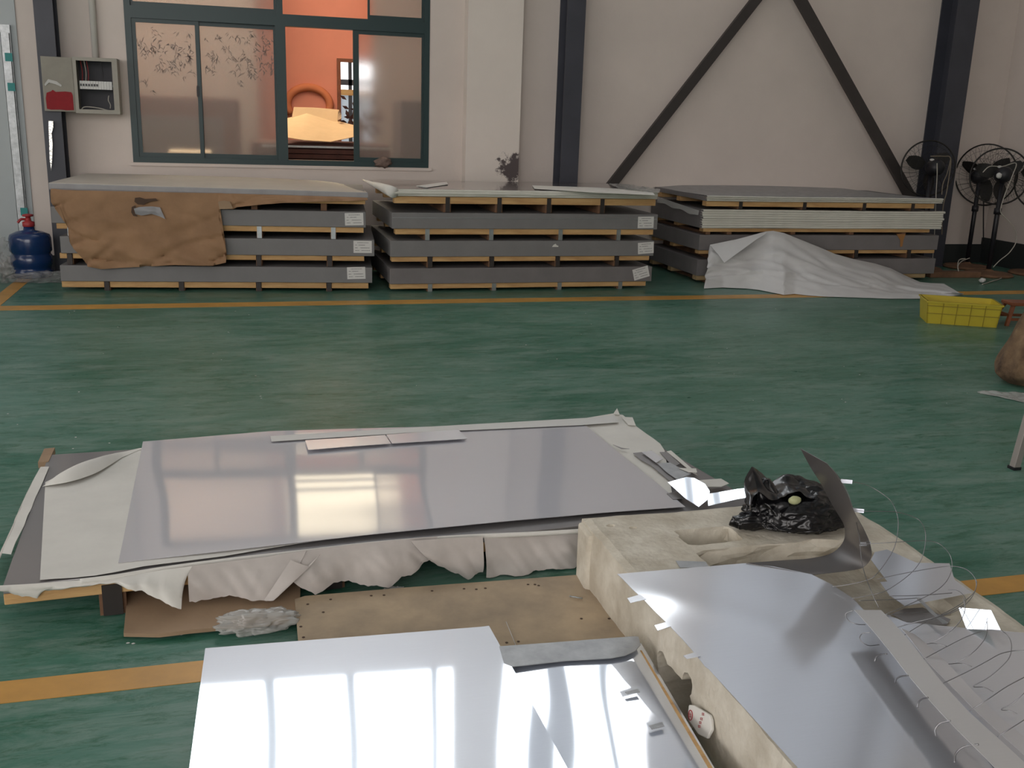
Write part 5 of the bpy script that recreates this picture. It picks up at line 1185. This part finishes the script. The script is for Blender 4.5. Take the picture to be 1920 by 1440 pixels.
# thin curly trimmings
trims = []
def curl(P, zs, r=.0016, label='thin springy steel trimming curled above the pale sheets at lower right', group='curly steel trimmings'):
    n = len(P); pts = []
    for i, (x, y) in enumerate(P):
        s = i/(n-1)*(len(zs)-1); k = min(int(s), len(zs)-2); z_ = zs[k]+(zs[k+1]-zs[k])*(s-k); pts.append(oz(x, y, z_))
    o = tube('curly_trimming', spline(pts, 6), r, 'trim', n=6, label=label, cat='trimming', group=group); trims.append(o); return o
z8 = lambda L: [(1500+x/4, 1080+y/4) for x, y in L]
z4 = lambda L: [(1320+x/3.2, 800+y/3.2) for x, y in L]
LAB = [
 (z4([(820, 326), (890, 332), (940, 340), (1000, 360), (1080, 410), (1130, 460), (1165, 560), (1150, 700), (1100, 800), (1030, 890), (980, 920), (880, 945), (770, 960)]), [.50, .46, .40, .32, .27], 'thin trimming springing from the top of the curled tongue, uppermost arc'),
 (z4([(890, 500), (960, 507), (1050, 508), (1150, 512), (1240, 535), (1300, 570), (1330, 650), (1310, 780), (1240, 880), (1100, 980), (1000, 1010), (890, 1030)]), [.42, .42, .38, .30, .265], 'thin trimming springing from the curled tongue, second arc from the top'),
 (z4([(935, 705), (1000, 703), (1200, 690), (1340, 685), (1420, 708), (1480, 780), (1480, 880), (1400, 980), (1200, 1080), (1090, 1125)]), [.33, .36, .34, .30, .27], 'thin trimming springing from the curled tongue, third arc from the top'),
 (z4([(1040, 915), (1200, 880), (1400, 845), (1500, 838), (1580, 860), (1630, 920), (1620, 1000), (1540, 1090), (1380, 1150), (1200, 1190)]), [.29, .33, .34, .30, .28], 'thin trimming arching over the two pale plates out to the yellow line'),
 (z4([(740, 225), (800, 290), (850, 370), (890, 480), (930, 650), (950, 830), (1000, 980), (1050, 1090)]), [.55, .48, .40, .33, .27], 'thin trimming following the edge of the curled tongue downwards'),
 (z8([(730, 385), (850, 350), (1050, 300), (1185, 240), (1240, 200), (1230, 150), (1180, 110), (1110, 105)]), [.28, .33, .34, .28], 'thin trimming hooked behind the nearer pale plate'),
 (z8([(765, 455), (900, 370), (1040, 300), (1190, 220), (1300, 130), (1325, 60), (1320, 30)]), [.29, .33, .35], 'long thin trimming reaching up to the yellow line at right'),
 (z8([(1100, 525), (1000, 505), (915, 515), (1010, 490), (1120, 420), (1200, 340), (1238, 250), (1225, 170)]), [.275, .28, .34, .36], 'thin trimming with a sharp cusp left of the small gleaming plate'),
 (z8([(905, 635), (1100, 530), (1250, 455), (1380, 410), (1440, 403), (1520, 412)]), [.30, .34, .36], 'thin trimming rising from the pale strip to the small gleaming plate'),
 (z8([(1290, 680), (1200, 655), (1100, 662), (1200, 635), (1300, 570), (1380, 480), (1405, 400), (1402, 340)]), [.275, .28, .33, .37], 'thin trimming with a sharp cusp below the small gleaming plate'),
 (z8([(1065, 808), (1250, 720), (1400, 640), (1500, 585), (1600, 562), (1690, 560)]), [.31, .35, .36], 'thin trimming running from the pale strip off the right edge'),
 (z8([(1450, 870), (1380, 835), (1300, 828), (1400, 770), (1500, 690), (1570, 610), (1587, 520), (1560, 450), (1500, 410), (1400, 405)]), [.275, .28, .33, .37, .34], 'large thin trimming loop with a cusp near the right edge'),
 (z8([(1270, 1012), (1400, 930), (1550, 830), (1700, 750)]), [.31, .35, .36], 'straight thin trimming near the lower right corner, farther one'),
 (z8([(1630, 1035), (1570, 1010), (1510, 1000), (1600, 950), (1700, 860)]), [.275, .28, .33], 'thin trimming with a cusp at the right edge, lowest one'),
 (z8([(1480, 1205), (1560, 1155), (1680, 1080)]), [.31, .34], 'straight thin trimming nearest the lower right corner'),
 (z8([(490, 365), (430, 362), (370, 340), (343, 300), (350, 275), (400, 258)]), [.33, .34, .36], 'small thin loop left of the top end of the pale strip'),
 (z8([(595, 515), (520, 522), (470, 500), (448, 465), (470, 430), (530, 425)]), [.30, .32, .34], 'second small thin loop left of the pale strip'),
 (z8([(560, 640), (575, 605), (610, 588), (650, 585)]), [.30, .34], 'short bright curl end left of the pale strip, farthest of five'),
 (z8([(715, 800), (725, 770), (760, 752), (810, 747)]), [.30, .34], 'short bright curl end left of the pale strip, second of five'),
 (z8([(880, 985), (890, 945), (920, 920), (960, 912)]), [.30, .34], 'short bright curl end left of the pale strip, third of five'),
 (z8([(1020, 1200), (1015, 1150), (1050, 1105), (1130, 1085)]), [.30, .34], 'short bright curl end left of the pale strip, fourth of five'),
 (z8([(1160, 1400), (1170, 1330), (1230, 1280), (1340, 1262)]), [.30, .34], 'short bright curl end left of the pale strip, nearest of five'),
 (z8([(440, 185), (600, 180), (780, 172), (880, 165)]), [.27, .275], 'straight thin trimming lying across the styrofoam below the plates'),
 (z8([(640, 295), (800, 280), (990, 268)]), [.27, .275], 'straight thin trimming just above the long pale strip'),
 (z8([(670, 150), (900, 145), (1140, 127)]), [.275, .28], 'straight thin trimming lying over the nearer pale plate'),
]
for P, zs, lb in LAB: curl(P, zs, .0010 if 'bright' not in lb else .0018, label=lb)
for i in (0, 1, 2):    # flattened bright roots of the first three
    P = LAB[i][0][:2]; zz_ = LAB[i][1][0]; a, b = oz(*P[0], zz_), oz(*P[1], zz_); d = Vector((0, 0, .006))
    V, Fc = prism([a-d, b-d, b+d, a+d], (0, .0015, 0)); obj('flat_root', V, Fc, 'film', trims[i])

# ------------------------------------------------------------------ black bin bag
bc = oz(1495, 982, .24)
bm = bmesh.new(); bmesh.ops.create_icosphere(bm, subdivisions=6, radius=1); V = []
for v in bm.verts:
    n = v.co.copy(); x, y, z_ = n
    sp = 1+.10*noise.noise(n*1.6+Vector((3, 0, 0)))
    ang = math.atan2(y, x)
    cre = .10*(1-min(1, abs(noise.noise(Vector((x*2.2+z_, y*4, z_*2.4))))*3))+.06*(1-min(1, abs(noise.noise(Vector((x*5-z_*2, y*6, z_*4))))*3.2))+.02*noise.noise(n*9)
    p = Vector((x*.175, y*.125, z_*.085 if z_ > 0 else z_*.04))*(sp+cre*.7)
    # raised left shoulder and sunken middle
    if z_ > -.2:
        p.z += .075*math.exp(-((x+.72)/.22)**2-((y-.1)/.45)**2)*(z_+.2)
        p.z += .035*math.exp(-((x+.1)/.35)**2-((y-.55)/.3)**2)
        p.z -= .045*math.exp(-((x+.25)/.28)**2-((y+.05)/.35)**2)
    p += bc+Vector((0, 0, .038)); p.z = max(p.z, .243); V.append(p)
Fc = [tuple(v.index for v in f.verts) for f in bm.faces]; bm.free()
bg = thing('bin_bag', bc, 'crumpled black plastic bag on the back of the styrofoam slab', 'bag')
obj('bag', V, Fc, 'bag', bg, smooth=True)
c = oy(1405, 963, 2.62); blob('loose_end', (bc.x-.17, bc.y-.01, .268), (.075, .035, .03), 'bag', 6, .25, n=4, parent=bg)
c = oy(1395, 945, 2.72); blob('loose_end', (bc.x-.15, bc.y+.03, .29), (.035, .03, .03), 'bag', 16, .25, n=4, parent=bg)
A_ = [oy(1402, 945, 2.72), oy(1396, 905, 2.74), oy(1408, 878, 2.74), oy(1420, 880, 2.75), oy(1450, 905, 2.76), oy(1468, 893, 2.77), oy(1490, 891, 2.78), oy(1530, 903, 2.78), oy(1570, 925, 2.76), oy(1596, 950, 2.7)]
B_ = [oy(1410, 960, 2.64), oy(1412, 935, 2.64), oy(1420, 925, 2.64), oy(1440, 935, 2.62), oy(1460, 938, 2.62), oy(1478, 925, 2.64), oy(1500, 925, 2.64), oy(1530, 935, 2.62), oy(1565, 950, 2.6), oy(1590, 970, 2.6)]
a, b = paired(A_, B_, 6)
V, Fc = loft(a, b, None, 12, disp=lambda p, s, q: Vector((.01*nz(p*22), .012*nz(p*18), .012*nz(p*25)))); obj('open_rim', V, Fc, 'bag', bg, smooth=True, solid=.001)
c = oy(1490, 938, 2.62); blob('olive_plastic_piece', c, (.022, .014, .014), 'plastic_olive', 3, .1, n=3, label='pale olive plastic piece peeping out of the black bag', cat='plastic piece')

# small white specks of debris on the floor
mb = MB(); rnd = random.Random(11)
for k in range(60):
    x, y = rnd.uniform(-1.5, 6), rnd.uniform(4.4, 8.0)
    if -.9 < x < 2 and y < 4.6: continue
    c = Vector((x, y, .001)); r_ = rnd.uniform(.002, .005); mb.add(*prism([c+Vector((r_*math.cos(a), r_*.6*math.sin(a), 0)) for a in (0, 1.6, 3.3, 4.8)], (0, 0, .002)))
for x, y in ((15, 776), (142, 820), (205, 831), (212, 1146), (240, 1206), (250, 1207), (340, 1190)):
    c = oz(x, y, .001); mb.add(*prism([c+Vector((.005*math.cos(a), .003*math.sin(a), 0)) for a in (0, 1.6, 3.3, 4.8)], (0, 0, .002)))
mb.build('floor_debris', 'white', kind='stuff', label='tiny white specks of debris scattered over the green floor', cat='debris')
